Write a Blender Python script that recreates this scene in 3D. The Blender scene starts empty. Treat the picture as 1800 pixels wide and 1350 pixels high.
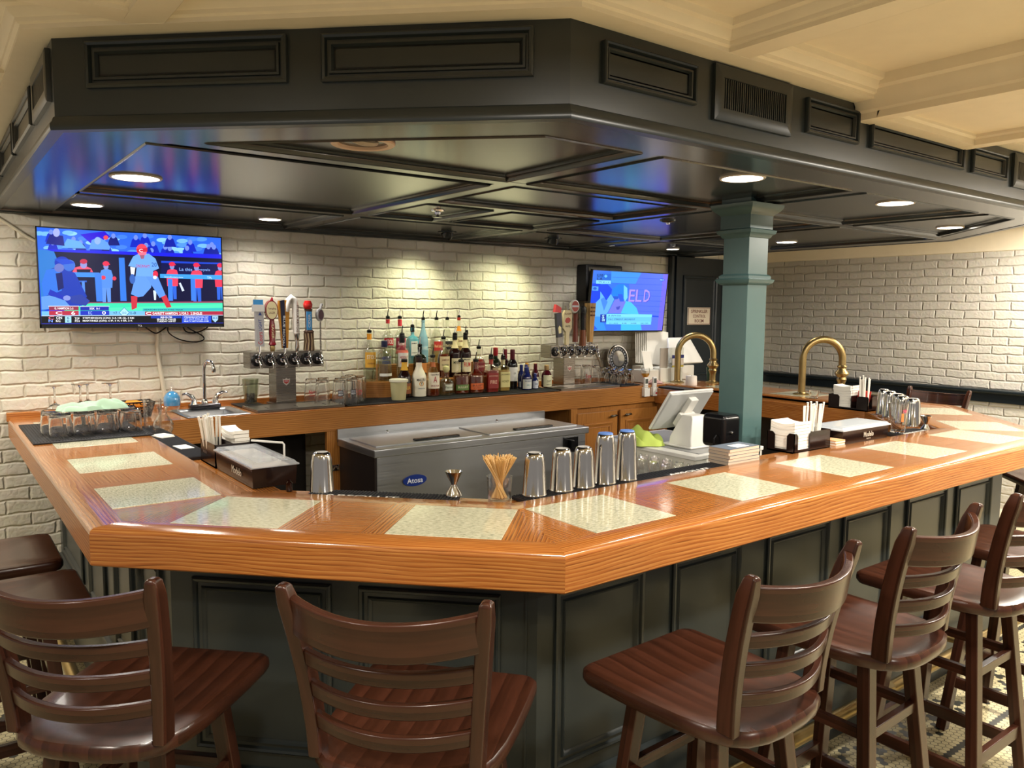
import bpy, bmesh, math, random
from math import sin, cos, pi, radians, hypot, atan2
from mathutils import Matrix, Vector
random.seed(7)
SC = bpy.context.scene
COL = SC.collection

# ------------------------------------------------------------------ camera
FPX, PITCH, ROLL, YAW = 1381.5, radians(5.461), radians(0.463), radians(36.727)
cam_d = bpy.data.cameras.new('camera'); cam = bpy.data.objects.new('camera', cam_d); COL.objects.link(cam)
cam_d.sensor_width = 36; cam_d.lens = FPX / 1800 * 36; cam_d.clip_start = .05; cam_d.clip_end = 60
_f = Vector((sin(YAW)*cos(PITCH), cos(YAW)*cos(PITCH), -sin(PITCH)))
_r0 = Vector((cos(YAW), -sin(YAW), 0)); _u0 = _r0.cross(_f)
_r = _r0*cos(ROLL) + _u0*sin(ROLL); _u = -_r0*sin(ROLL) + _u0*cos(ROLL)
cam.matrix_world = Matrix(((_r.x, _u.x, -_f.x, 0), (_r.y, _u.y, -_f.y, 0), (_r.z, _u.z, -_f.z, 1.65), (0, 0, 0, 1)))
SC.camera = cam

# ------------------------------------------------------------------ world, room fill lights, exposure
W = bpy.data.worlds.new('world'); SC.world = W; W.use_nodes = True
W.node_tree.nodes['Background'].inputs[0].default_value = (1.0, .92, .84, 1)
W.node_tree.nodes['Background'].inputs[1].default_value = .30
SC.view_settings.view_transform = 'Standard'; SC.view_settings.look = 'None'
SC.view_settings.exposure = 0.12; SC.view_settings.gamma = 1.0; SC.view_settings.use_curve_mapping = False
SC.cycles.transparent_max_bounces = 32; SC.cycles.max_bounces = 14; SC.cycles.transmission_bounces = 14; SC.cycles.sample_clamp_indirect = 4.0
SC.cycles.caustics_reflective = False; SC.cycles.caustics_refractive = False

def light(kind, name, loc, energy, col=(1, .86, .66), size=.12, aim=None, spot=2.2, blend=.7):
    d = bpy.data.lights.new(name, kind); d.energy = energy; d.color = col
    if kind == 'AREA': d.shape = 'DISK'; d.size = size
    else: d.shadow_soft_size = size
    if kind == 'SPOT': d.spot_size = spot; d.spot_blend = blend
    o = bpy.data.objects.new(name, d); COL.objects.link(o); o.location = loc
    if aim is not None:
        o.rotation_euler = (Vector(aim) - Vector(loc)).to_track_quat('-Z', 'Y').to_euler()
    return o
# unseen area lights added to brighten the guests' side and the side walls
WARM = (1, .925, .81)
for lx, ly, le in ((-1.0, 1.2, 22), (.35, .7, 26), (2.3, .45, 50), (4.05, .45, 82), (-.55, 4.15, 30), (5.7, .5, 90), (6.05, 2.0, 50), (1.4, -1.6, 44)):
    light('AREA', 'room_fill_light', (lx, ly, 2.30), le, WARM, .16)

# ------------------------------------------------------------------ helpers
def lin(c):
    if isinstance(c, str):
        c = c.lstrip('#'); c = [int(c[i:i+2], 16)/255 for i in (0, 2, 4)]
    return tuple(x/12.92 if x <= .04045 else ((x+.055)/1.055)**2.4 for x in c[:3])

class NT:
    def __init__(s, name):
        s.m = bpy.data.materials.new(name); s.m.use_nodes = True; s.t = s.m.node_tree
        s.b = s.t.nodes['Principled BSDF']; s.out = s.t.nodes['Material Output']
    def n(s, typ, **kw):
        nd = s.t.nodes.new(typ)
        for k, v in kw.items():
            if k.startswith('i_'):
                k2 = k[2:]
                nd.inputs[int(k2) if k2.isdigit() else k2.replace('_', ' ')].default_value = v
            else: setattr(nd, k, v)
        return nd
    def l(s, a, b): s.t.links.new(a, b)
    def ramp(s, fac, stops):
        r = s.n('ShaderNodeValToRGB'); e = r.color_ramp.elements
        while len(e) < len(stops): e.new(.5)
        for el, (p, c) in zip(e, stops): el.position = p; el.color = (*c, 1)
        s.l(fac, r.inputs[0]); return r.outputs[0]
    def bump(s, h, strength=.3, dist=.01):
        b = s.n('ShaderNodeBump'); b.inputs['Strength'].default_value = strength; b.inputs['Distance'].default_value = dist
        s.l(h, b.inputs['Height']); s.l(b.outputs[0], s.b.inputs['Normal'])
    def set(s, **kw):
        for k, v in kw.items(): s.b.inputs[k.replace('_', ' ')].default_value = v
        return s.m

_MC = {}
def mat(name, col=None, rough=.5, metal=0, spec=.5, emit=0, coat=0, var=0.0):
    """plain procedural material with a faint noise variation"""
    if name in _MC: return _MC[name]
    N = NT(name); c = lin(col)
    N.set(Roughness=rough, Metallic=metal, Specular_IOR_Level=spec, Base_Color=(*c, 1), Coat_Weight=coat)
    if emit:
        N.set(Emission_Color=(*c, 1), Emission_Strength=emit)
    if var:
        tc = N.n('ShaderNodeTexCoord'); no = N.n('ShaderNodeTexNoise', i_Scale=14.0, i_Detail=4.0)
        N.l(tc.outputs['Object'], no.inputs['Vector'])
        N.l(N.ramp(no.outputs[0], [(.3, tuple(x*(1-var) for x in c)), (.7, tuple(min(1, x*(1+var)) for x in c))]), N.b.inputs['Base Color'])
    _MC[name] = N.m; return N.m

def glass(name, tint='#ffffff', edge=.62, rough=.03, base=.10):
    """thin clear glass: see-through in the middle, shiny towards grazing angles"""
    if name in _MC: return _MC[name]
    N = NT(name)
    tr = N.n('ShaderNodeBsdfTransparent'); tr.inputs[0].default_value = (*lin(tint), 1)
    gl = N.n('ShaderNodeBsdfGlossy'); gl.inputs[0].default_value = (1, 1, 1, 1); gl.inputs[1].default_value = rough
    lw = N.n('ShaderNodeLayerWeight', i_Blend=edge)
    pw = N.n('ShaderNodeMath', operation='POWER', i_1=2.2); N.l(lw.outputs['Facing'], pw.inputs[0])
    mp = N.n('ShaderNodeMapRange', i_3=base, i_4=.75); N.l(pw.outputs[0], mp.inputs[0])
    mx = N.n('ShaderNodeMixShader'); N.l(mp.outputs[0], mx.inputs[0]); N.l(tr.outputs[0], mx.inputs[1]); N.l(gl.outputs[0], mx.inputs[2])
    N.l(mx.outputs[0], N.out.inputs[0]); _MC[name] = N.m; return N.m

def translucent(name, col, alpha=.75, rough=.08):
    if name in _MC: return _MC[name]
    N = NT(name); N.set(Base_Color=(*lin(col), 1), Roughness=rough, Alpha=alpha); _MC[name] = N.m; return N.m

def wood(name, dark, mid, light_, rough=.25, spec=.5, ring=55., fib=160., bump=.15, coat=0., warpk=.07):
    """grain runs along U of the UV map (metres)"""
    if name in _MC: return _MC[name]
    N = NT(name); uv = N.n('ShaderNodeUVMap')
    sp = N.n('ShaderNodeSeparateXYZ'); N.l(uv.outputs[0], sp.inputs[0])
    def stretched(su, sv, **kw):
        mp = N.n('ShaderNodeMapping'); mp.inputs['Scale'].default_value = (su, sv, 1)
        N.l(uv.outputs[0], mp.inputs[0]); no = N.n('ShaderNodeTexNoise', **kw); N.l(mp.outputs[0], no.inputs['Vector']); return no.outputs[0]
    warp = stretched(1.6, 7, i_Scale=1., i_Detail=2.)
    a = N.n('ShaderNodeMath', operation='MULTIPLY_ADD', i_1=ring*warpk); N.l(warp, a.inputs[0])
    b = N.n('ShaderNodeMath', operation='MULTIPLY', i_1=ring); N.l(sp.outputs[1], b.inputs[0]); N.l(b.outputs[0], a.inputs[2])
    fr = N.n('ShaderNodeMath', operation='FRACT'); N.l(a.outputs[0], fr.inputs[0])
    fibre = stretched(6, fib, i_Scale=1., i_Detail=3.)
    mix = N.n('ShaderNodeMath', operation='MULTIPLY_ADD', i_1=.45); N.l(fr.outputs[0], mix.inputs[0])
    f2 = N.n('ShaderNodeMath', operation='MULTIPLY', i_1=.75); N.l(fibre, f2.inputs[0]); N.l(f2.outputs[0], mix.inputs[2])
    col = N.ramp(mix.outputs[0], [(.22, lin(dark)), (.5, lin(mid)), (.85, lin(light_))])
    big = stretched(.9, 3., i_Scale=1., i_Detail=1.)
    hs = N.n('ShaderNodeHueSaturation'); v = N.n('ShaderNodeMapRange', i_3=.78, i_4=1.22); N.l(big, v.inputs[0])
    N.l(v.outputs[0], hs.inputs['Value']); N.l(col, hs.inputs['Color']); N.l(hs.outputs[0], N.b.inputs['Base Color'])
    N.bump(mix.outputs[0], bump, .001)
    N.set(Roughness=rough, Coat_Weight=coat, Coat_Roughness=.08, Specular_IOR_Level=spec); _MC[name] = N.m; return N.m

class MB:
    """collects geometry for ONE mesh object"""
    def __init__(s): s.v = []; s.f = []; s.fm = []; s.uv = []; s.mats = []; s.T = Matrix(); s.cols = None
    def at(s, *loc, rz=0, rx=0, ry=0):
        s.T = Matrix.Translation(Vector(loc)) @ Matrix.Rotation(rz, 4, 'Z') @ Matrix.Rotation(ry, 4, 'Y') @ Matrix.Rotation(rx, 4, 'X'); return s
    def add(s, vs, fs, m, uvs=None):
        if m not in s.mats: s.mats.append(m)
        k = s.mats.index(m); o = len(s.v); flip = s.T.determinant() < 0
        s.v += [tuple(s.T @ Vector(p)) for p in vs]
        for i, f in enumerate(fs):
            f2 = [o + j for j in f]; u = uvs[i] if uvs else [(vs[j][0], vs[j][1]) for j in f]
            if flip: f2.reverse(); u = list(reversed(u))
            s.f.append(f2); s.fm.append(k); s.uv.append(u)
            if s.cols is not None: s.cols.append(s.cur)
        return s
    def box(s, c, d, m, grain=None):
        x, y, z = [q/2 for q in d]; cx, cy, cz = c
        vs = [(cx+i*x, cy+j*y, cz+k*z) for i in (-1, 1) for j in (-1, 1) for k in (-1, 1)]
        fs = [(0, 1, 3, 2), (4, 6, 7, 5), (0, 4, 5, 1), (2, 3, 7, 6), (0, 2, 6, 4), (1, 5, 7, 3)]
        g = grain if grain is not None else max(range(3), key=lambda i: d[i]); o = random.random()*9
        uvs = []
        for f in fs:
            P = [vs[j] for j in f]; ax = [i for i in range(3) if max(p[i] for p in P) - min(p[i] for p in P) > 1e-9]
            if len(ax) < 2: ax = [0, 1]
            if g in ax: a = g; b = [i for i in ax if i != g][0]
            else: a, b = ax
            uvs.append([(p[a]+o, p[b]+o*.37) for p in P])
        return s.add(vs, fs, m, uvs)
    def prism(s, poly, z0, z1, m, gdir=None, top=True, bottom=True):
        A = sum(poly[i][0]*poly[(i+1) % len(poly)][1] - poly[(i+1) % len(poly)][0]*poly[i][1] for i in range(len(poly)))
        if A < 0: poly = poly[::-1]
        n = len(poly); gd = gdir or (1, 0); l = hypot(*gd); gd = (gd[0]/l, gd[1]/l); gn = (-gd[1], gd[0]); o = random.random()*9
        U = lambda p: (p[0]*gd[0]+p[1]*gd[1]+o, p[0]*gn[0]+p[1]*gn[1]+o*.37)
        vs = [(p[0], p[1], z0) for p in poly] + [(p[0], p[1], z1) for p in poly]; fs = []; uvs = []
        if top: fs.append(list(range(n, 2*n))); uvs.append([U(p) for p in poly])
        if bottom: fs.append(list(range(n-1, -1, -1))); uvs.append([U(p) for p in poly[::-1]])
        for i in range(n):
            j = (i+1) % n; fs.append((i, j, n+j, n+i)); a, b = U(poly[i]), U(poly[j])
            if abs(a[0]-b[0]) > abs(a[1]-b[1]): uvs.append([(a[0], z0), (b[0], z0), (b[0], z1), (a[0], z1)])
            else: uvs.append([(z0, a[1]), (z0, b[1]), (z1, b[1]), (z1, a[1])])
        return s.add(vs, fs, m, uvs)
    def grid(s, rows, m, closed_u=False, closed_v=False, cap0=False, cap1=False, uvscale=None):
        nr, nc = len(rows), len(rows[0]); vs = [p for r in rows for p in r]; fs = []; uvs = []
        D = lambda a, b: math.dist(a, b)
        cu = [0]
        for j in range(nc): cu.append(cu[-1] + D(rows[0][j], rows[0][(j+1) % nc]))
        cv = [0]
        for i in range(nr): cv.append(cv[-1] + D(rows[i][0], rows[(i+1) % nr][0]))
        for i in range(nr if closed_v else nr-1):
            for j in range(nc if closed_u else nc-1):
                a, b, c, d = i*nc+j, i*nc+(j+1) % nc, ((i+1) % nr)*nc+(j+1) % nc, ((i+1) % nr)*nc+j
                fs.append((a, b, c, d)); uvs.append([(cv[i], cu[j]), (cv[i], cu[j+1]), (cv[i+1], cu[j+1]), (cv[i+1], cu[j])])
        if cap0: fs.append(list(range(nc-1, -1, -1))); uvs.append([(vs[j][0], vs[j][1]) for j in fs[-1]])
        if cap1: fs.append([(nr-1)*nc+j for j in range(nc)]); uvs.append([(vs[j][0], vs[j][1]) for j in fs[-1]])
        return s.add(vs, fs, m, uvs)
    def lathe(s, prof, m, seg=20, c=(0, 0), sq=None, a0=0, a1=None, cap=True):
        full = a1 is None; rows = []
        for r, z in prof:
            row = []
            for k in range(seg if full else seg+1):
                a = 2*pi*k/seg if full else a0 + (a1-a0)*k/seg
                rr = r
                if sq: p, asp = sq; rr = r/((abs(cos(a))**p + abs(sin(a))**p)**(1/p))
                row.append((c[0]+rr*cos(a), c[1]+rr*sin(a)*(sq[1] if sq else 1), z))
            rows.append(row)
        return s.grid(rows, m, closed_u=full, cap0=cap and full and prof[0][0] > 1e-5, cap1=cap and full and prof[-1][0] > 1e-5)
    def tube(s, pts, r, m, seg=8, caps=True):
        P = [Vector(p) for p in pts]; n = len(P); rs = r if isinstance(r, (list, tuple)) else [r]*n; rows = []
        t0 = (P[1]-P[0]).normalized(); up = Vector((0, 0, 1)) if abs(t0.z) < .9 else Vector((1, 0, 0)); nx = t0.cross(up).normalized()
        for i in range(n):
            t = (P[min(i+1, n-1)] - P[max(i-1, 0)]).normalized(); nx = (nx - t*nx.dot(t)).normalized(); ny = t.cross(nx)
            rows.append([tuple(P[i] + (nx*cos(2*pi*k/seg) + ny*sin(2*pi*k/seg))*rs[i]) for k in range(seg)])
        return s.grid(rows, m, closed_u=True, cap0=caps, cap1=caps)
    def sweep(s, path, prof, m, closed=False, caps=True, uoff=None):
        """profile (d, z): d along the left normal of the path, z up"""
        n = len(path); P = [Vector((p[0], p[1])) for p in path]
        def nrm(a, b): t = (b-a).normalized(); return Vector((-t.y, t.x))
        mit = []
        for i in range(n):
            a = nrm(P[i-1], P[i]) if (closed or i > 0) else None
            b = nrm(P[i], P[(i+1) % n]) if (closed or i < n-1) else None
            if a is None: mit.append(b)
            elif b is None: mit.append(a)
            else: q = a+b; mit.append(q*2/q.length_squared)
        o = random.random()*9 if uoff is None else uoff; cv = [0]
        for i in range(len(prof)-1): cv.append(cv[-1] + math.dist(prof[i], prof[i+1]))
        for i in range(n if closed else n-1):
            j = (i+1) % n; t = (P[j]-P[i]).normalized(); vs = []; uu = []
            for (d, z), c in zip(prof, cv):
                for q in (i, j):
                    p = P[q] + mit[q]*d; vs.append((p.x, p.y, z)); uu.append(((p-P[i]).dot(t) + o + i*1.7, c + i*.31))
            fs = [(2*k, 2*k+1, 2*k+3, 2*k+2) for k in range(len(prof)-1)]
            s.add(vs, fs, m, [[uu[a] for a in f] for f in fs])
        if caps and not closed:
            for q, rev in ((0, False), (n-1, True)):
                vs = [(P[q].x + mit[q].x*d, P[q].y + mit[q].y*d, z) for d, z in prof]; f = list(range(len(vs)))
                s.add(vs, [f if not rev else f[::-1]], m)
        return s
    def frame(s, u0, v0, u1, v1, prof, m):
        return s.sweep([(u0, v0), (u1, v0), (u1, v1), (u0, v1)], prof, m, closed=True)
    def text(s, body, m, h, w=None, place=None, warp=None, spacing=1.0, ax='CENTER', depth=0.):
        key = (body, spacing, ax)
        if key not in _TX:
            cu = bpy.data.curves.new('lettering', 'FONT'); cu.body = body; cu.size = 1; cu.align_x = ax; cu.align_y = 'CENTER'
            cu.resolution_u = 2; cu.offset = .012; cu.space_character = spacing; cu.space_line = .9
            ob = bpy.data.objects.new('lettering', cu); COL.objects.link(ob); bpy.context.view_layer.update()
            me = bpy.data.meshes.new_from_object(ob.evaluated_get(bpy.context.evaluated_depsgraph_get()))
            _TX[key] = ([tuple(v.co) for v in me.vertices], [tuple(p.vertices) for p in me.polygons])
            bpy.data.objects.remove(ob); bpy.data.curves.remove(cu); bpy.data.meshes.remove(me)
        V, F = _TX[key]
        if not V: return s
        xs = [p[0] for p in V]; ys = [p[1] for p in V]; sy = h/max(1e-6, max(ys)-min(ys)); sx = sy
        if w: sx = w/max(1e-6, max(xs)-min(xs))
        cy = (max(ys)+min(ys))/2; cx = (max(xs)+min(xs))/2 if ax == 'CENTER' else min(xs)
        vs = [((p[0]-cx)*sx, (p[1]-cy)*sy, 0) for p in V]
        if warp: vs = [warp(*p) for p in vs]
        if place is not None: vs = [tuple(place @ Vector(p)) for p in vs]
        return s.add(vs, F, m)
    def mesh(s, name):
        me = bpy.data.meshes.new(name); me.from_pydata(s.v, [], s.f)
        for m in s.mats: me.materials.append(m)
        me.polygons.foreach_set('material_index', s.fm)
        ul = me.uv_layers.new(name='UVMap'); flat = [c for f in s.uv for q in f for c in q]
        ul.data.foreach_set('uv', flat)
        if s.cols:
            ca = me.color_attributes.new('Col', 'FLOAT_COLOR', 'CORNER'); out = []
            for f, c in zip(s.f, s.cols): out += [*c, 1]*len(f)
            ca.data.foreach_set('color', out)
        me.polygons.foreach_set('use_smooth', [True]*len(me.polygons)); me.update(); me.validate()
        me.set_sharp_from_angle(angle=radians(38)); return me
_TX = {}

def obj(name, mb, parent=None, bevel=0, loc=None, label=None, seg=2):
    o = bpy.data.objects.new(name, mb.mesh(name)); COL.objects.link(o)
    if parent: o.parent = parent
    if loc: o.location = loc
    if label: o['label'] = label
    if bevel:
        b = o.modifiers.new('bevel', 'BEVEL'); b.width = bevel; b.segments = seg; b.limit_method = 'ANGLE'; b.angle_limit = radians(40); b.harden_normals = True
    return o
def tag(o, label, cat, group=None, kind=None):
    o['label'] = label; o['category'] = cat
    if group: o['group'] = group
    if kind: o['kind'] = kind
    return o
def thing(name, label, cat, loc=(0, 0, 0), rz=0, group=None):
    o = bpy.data.objects.new(name, None); COL.objects.link(o); o.location = loc; o.rotation_euler = (0, 0, rz); o.empty_display_size = .05
    return tag(o, label, cat, group)
def struct(name, mb, bevel=0, parent=None):
    o = obj(name, mb, parent, bevel)
    if not parent: o['kind'] = 'structure'
    return o
def dup(root, loc, rz=None, label=None, group=None):
    r = root.copy(); COL.objects.link(r); r.location = loc
    if rz is not None: r.rotation_euler = (0, 0, rz)
    if label: r['label'] = label
    if group: r['group'] = group
    for ch in list(root.children):
        c = ch.copy(); COL.objects.link(c); c.parent = r
        for g in list(ch.children):
            d = g.copy(); COL.objects.link(d); d.parent = c
    return r
def off(path, d):
    P = [Vector(p) for p in path]; out = []
    for i in range(len(P)):
        ns = []
        for a, b in ((i-1, i), (i, i+1)):
            if 0 <= a and b < len(P): t = (P[b]-P[a]).normalized(); ns.append(Vector((-t.y, t.x)))
        q = ns[0] if len(ns) == 1 else (ns[0]+ns[1])*2/((ns[0]+ns[1]).length_squared)
        out.append(tuple(P[i] + q*d))
    return out
def seg_T(a, b, z=0):
    """local x along a->b, local y up, local z to the right of a->b (outwards)"""
    u = (Vector((*b, 0)) - Vector((*a, 0))).normalized(); n = Vector((u.y, -u.x, 0))
    return Matrix(((u.x, 0, n.x, a[0]), (u.y, 0, n.y, a[1]), (0, 1, 0, z), (0, 0, 0, 1)))

# ------------------------------------------------------------------ materials
OAK = wood('honey_oak_varnished', '#6a3812', '#9c5a26', '#ba7e40', .17, .5, 95., 230., .12, coat=.5, warpk=.055)
OAKS = wood('honey_oak_edge', '#6a3812', '#9c5a26', '#ba7e40', .36, .35, 95., 230., .12, coat=.08, warpk=.055)
OAKC = wood('oak_cabinet', '#74441a', '#9c642c', '#b47c40', .32, .5, 80., 200., .12, warpk=.06)
WALNUT = wood('dark_stained_stool_wood', '#27130c', '#331b11', '#402318', .27, .32, 20., 70., .04, coat=.06, warpk=.03)
GREEN = mat('dark_green_grey_paint', '#262c2d', .30, var=.05)
SOFF = mat('dark_grey_gloss_paint', '#2a2f31', .18, spec=.62, var=.04)
TEAL = mat('teal_green_column_paint', '#4b6665', .28, var=.03)
NAVY = mat('dark_navy_green_paint', '#161f25', .35, var=.04)
CREAM = mat('cream_ceiling_paint', '#eadfc8', .6, var=.02)
BLACK = mat('black_plastic', '#0d0d0f', .25)
MATTE = mat('black_rubber', '#17171b', .6)
WHITE = mat('white_plastic', '#e8e6e0', .35)
PAPER = mat('white_paper', '#f0ece2', .8)
CHROME = mat('polished_chrome', '#e6e6ea', .07, 1)
BRASS = mat('aged_brass', '#a08a5c', .36, 1, var=.10)
def solid_glass(name, rough=0.):
    N = NT(name); _MC[name] = N.m; return N.set(Base_Color=(1, 1, 1, 1), Roughness=rough, IOR=1.47, Transmission_Weight=1.)
TGLASS = glass('thin_clear_glass', base=.07); EGLASS = glass('bright_rim_glass', edge=.75, base=.13)
GLASS = solid_glass('clear_glass'); PGLASS = GLASS
INK = mat('black_ink', '#15130f', .6)
def steel(name, col, rough, su=2., sv=300.):
    N = NT(name); tc = N.n('ShaderNodeTexCoord'); mp = N.n('ShaderNodeMapping'); mp.inputs['Scale'].default_value = (su, su, sv)
    N.l(tc.outputs['Object'], mp.inputs[0]); no = N.n('ShaderNodeTexNoise', i_Scale=1., i_Detail=2.); N.l(mp.outputs[0], no.inputs['Vector'])
    mr = N.n('ShaderNodeMapRange', i_3=rough*.7, i_4=rough*1.4); N.l(no.outputs[0], mr.inputs[0]); N.l(mr.outputs[0], N.b.inputs['Roughness'])
    N.bump(no.outputs[0], .08, .0006); return N.set(Base_Color=(*lin(col), 1), Metallic=1)
STEEL = steel('brushed_steel', '#8d8780', .27)
COOLS = steel('cooler_steel', '#b4b6ba', .34)

def brick_mat(name, c1, c2, mortar):
    N = NT(name); uv = N.n('ShaderNodeUVMap'); no = N.n('ShaderNodeTexNoise', i_Scale=7., i_Detail=3.); N.l(uv.outputs[0], no.inputs['Vector'])
    ad = N.n('ShaderNodeVectorMath', operation='MULTIPLY_ADD'); ad.inputs[1].default_value = (.034, .030, 0); N.l(no.outputs['Color'], ad.inputs[0]); N.l(uv.outputs[0], ad.inputs[2])
    br = N.n('ShaderNodeTexBrick', i_Scale=1., i_Mortar_Size=.010, i_Mortar_Smooth=1., i_Bias=0., i_Brick_Width=.222, i_Row_Height=.0675)
    br.inputs['Color1'].default_value = (*lin(c1), 1); br.inputs['Color2'].default_value = (*lin(c2), 1); br.inputs['Mortar'].default_value = (*lin(mortar), 1)
    N.l(ad.outputs[0], br.inputs['Vector'])
    n2 = N.n('ShaderNodeTexNoise', i_Scale=26., i_Detail=5.); N.l(uv.outputs[0], n2.inputs['Vector'])
    n3 = N.n('ShaderNodeTexVoronoi', i_Scale=34., feature='DISTANCE_TO_EDGE'); N.l(ad.outputs[0], n3.inputs['Vector'])
    hs = N.n('ShaderNodeMixRGB', blend_type='MULTIPLY', i_Fac=.12); N.l(br.outputs['Color'], hs.inputs[1]); N.l(n2.outputs['Color'], hs.inputs[2])
    N.l(hs.outputs[0], N.b.inputs['Base Color'])
    h = N.n('ShaderNodeMath', operation='MULTIPLY_ADD', i_1=-1.0); N.l(br.outputs['Fac'], h.inputs[0])
    h2 = N.n('ShaderNodeMath', operation='MULTIPLY', i_1=.55); N.l(n2.outputs[0], h2.inputs[0])
    h3 = N.n('ShaderNodeMath', operation='MULTIPLY_ADD', i_1=.5); N.l(n3.outputs['Distance'], h3.inputs[0]); N.l(h2.outputs[0], h3.inputs[2]); N.l(h3.outputs[0], h.inputs[2])
    N.bump(h.outputs[0], .8, .0075); return N.set(Roughness=.55)
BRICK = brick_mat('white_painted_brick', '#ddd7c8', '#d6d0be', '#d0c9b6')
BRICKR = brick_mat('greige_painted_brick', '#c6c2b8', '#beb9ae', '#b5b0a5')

def granite():
    N = NT('pale_granite_tile'); uv = N.n('ShaderNodeUVMap'); mp = N.n('ShaderNodeMapping'); mp.inputs['Scale'].default_value = (60, 190, 1); N.l(uv.outputs[0], mp.inputs[0])
    no = N.n('ShaderNodeTexNoise', i_Scale=1., i_Detail=4., i_Roughness=.7); N.l(mp.outputs[0], no.inputs['Vector'])
    N.l(N.ramp(no.outputs[0], [(.30, lin('#7d8470')), (.44, lin('#b9b99d')), (.56, lin('#d6d2b6')), (.75, lin('#e6e1c8'))]), N.b.inputs['Base Color'])
    return N.set(Roughness=.12, Coat_Weight=.4, Coat_Roughness=.06)
GRANITE = granite()

def hex_floor():
    N = NT('hexagon_mosaic_tile'); uv = N.n('ShaderNodeUVMap'); S = .026
    V = lambda op, a, b=None, **k: _vm(N, op, a, b)
    def _vm(N, op, a, b):
        nd = N.n('ShaderNodeVectorMath', operation=op)
        for i, q in enumerate((a, b)):
            if q is None: continue
            if isinstance(q, tuple): nd.inputs[i].default_value = q
            else: N.l(q, nd.inputs[i])
        return nd.outputs['Value'] if op in ('DOT_PRODUCT', 'LENGTH') else nd.outputs[0]
    def M(op, a, b=None):
        nd = N.n('ShaderNodeMath', operation=op)
        for i, q in enumerate((a, b)):
            if q is None: continue
            if isinstance(q, (int, float)): nd.inputs[i].default_value = q
            else: N.l(q, nd.inputs[i])
        return nd.outputs[0]
    p = V('MULTIPLY', uv.outputs[0], (1/S, 1/S, 0)); r = (1., 1.7320508, 1.); h = (.5, .8660254, .5)
    a = V('SUBTRACT', V('MODULO', V('ADD', p, (1000., 1732.0508, 0.)), r), h); b = V('SUBTRACT', V('MODULO', V('ADD', V('SUBTRACT', p, h), (1000., 1732.0508, 0.)), r), h)
    a = V('MULTIPLY', a, (1, 1, 0)); b = V('MULTIPLY', b, (1, 1, 0))
    less = M('LESS_THAN', V('DOT_PRODUCT', a, a), V('DOT_PRODUCT', b, b))
    mx = N.n('ShaderNodeMix', data_type='VECTOR'); N.l(less, mx.inputs[0]); N.l(b, mx.inputs[4]); N.l(a, mx.inputs[5]); g = mx.outputs[1]
    ag = V('ABSOLUTE', g); sx = N.n('ShaderNodeSeparateXYZ'); N.l(ag, sx.inputs[0])
    d = M('MAXIMUM', V('DOT_PRODUCT', ag, (.5, .8660254, 0)), sx.outputs[0]); tile = M('LESS_THAN', d, .455)
    cid = V('SUBTRACT', p, g); cs = N.n('ShaderNodeSeparateXYZ'); N.l(cid, cs.inputs[0]); cx, cy = cs.outputs[0], cs.outputs[1]
    # black rosettes on a wide lattice and a black border line in front of the bar
    L = 14.; lat = V('MODULO', V('ADD', cid, (14000.1, 14*1.7320508*500+.1, 0)), (L, 12.124356, 1.)); lc = V('SUBTRACT', lat, (7.1, 6.16, 0)); lc = V('MULTIPLY', lc, (1, 1, 0))
    ros = M('MULTIPLY', M('LESS_THAN', V('LENGTH', lc), 1.3), M('GREATER_THAN', V('LENGTH', lc), .45))
    band = M('MULTIPLY', M('GREATER_THAN', cy, 1.25/S), M('LESS_THAN', cy, 1.28/S)); band2 = M('MULTIPLY', M('GREATER_THAN', cy, 1.59/S), M('LESS_THAN', cy, 1.62/S))
    mx_ = M('ABSOLUTE', M('SUBTRACT', M('MODULO', M('ADD', cx, 800.1), 8.), 4.1)); zone = M('MULTIPLY', M('GREATER_THAN', cy, 1.345/S), M('LESS_THAN', cy, 1.53/S)); my_ = M('ABSOLUTE', M('SUBTRACT', cy, 1.437/S))
    wave = M('ABSOLUTE', M('SUBTRACT', my_, M('MULTIPLY', mx_, .9))); zig = M('MULTIPLY', zone, M('LESS_THAN', wave, .5))
    far_ = M('MAXIMUM', M('LESS_THAN', cy, 1.10/S), M('GREATER_THAN', cy, 1.75/S)); blk = M('MAXIMUM', M('MAXIMUM', M('MULTIPLY', ros, far_), band), M('MAXIMUM', band2, zig))
    wn = N.n('ShaderNodeTexWhiteNoise'); N.l(cid, wn.inputs[0])
    tilec = N.ramp(wn.outputs['Value'], [(0, lin('#b5aa85')), (1, lin('#d0c49c'))])
    m1 = N.n('ShaderNodeMixRGB'); N.l(blk, m1.inputs[0]); N.l(tilec, m1.inputs[1]); m1.inputs[2].default_value = (*lin('#2a2c28'), 1)
    m2 = N.n('ShaderNodeMixRGB'); N.l(tile, m2.inputs[0]); m2.inputs[1].default_value = (*lin('#3a3326'), 1); N.l(m1.outputs[0], m2.inputs[2])
    N.l(m2.outputs[0], N.b.inputs['Base Color']); N.bump(tile, .3, .001); return N.set(Roughness=.35)
HEXF = hex_floor()
# ================================================================== the room
YW, XR = 4.78, 6.65
m = MB(); m.box((1.8, 1.4, -.05), (10.2, 7.4, .1), HEXF, grain=0)
f = struct('floor', m)
# floor uv in metres from the world origin
for l in f.data.uv_layers[0].data: pass
_me = f.data
for p in _me.polygons:
    for li, vi in zip(p.loop_indices, p.vertices): _me.uv_layers[0].data[li].uv = (_me.vertices[vi].co.x, _me.vertices[vi].co.y)
m = MB(); m.box(((XR-3.2)/2, YW+.06, 1.23), (XR+3.2, .12, 2.46), BRICK, grain=0); struct('wall_back', m)
m = MB(); m.box((XR+.06, 1.4, 1.23), (.12, 7.0, 2.46), BRICKR, grain=1); struct('wall_right', m)

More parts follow.
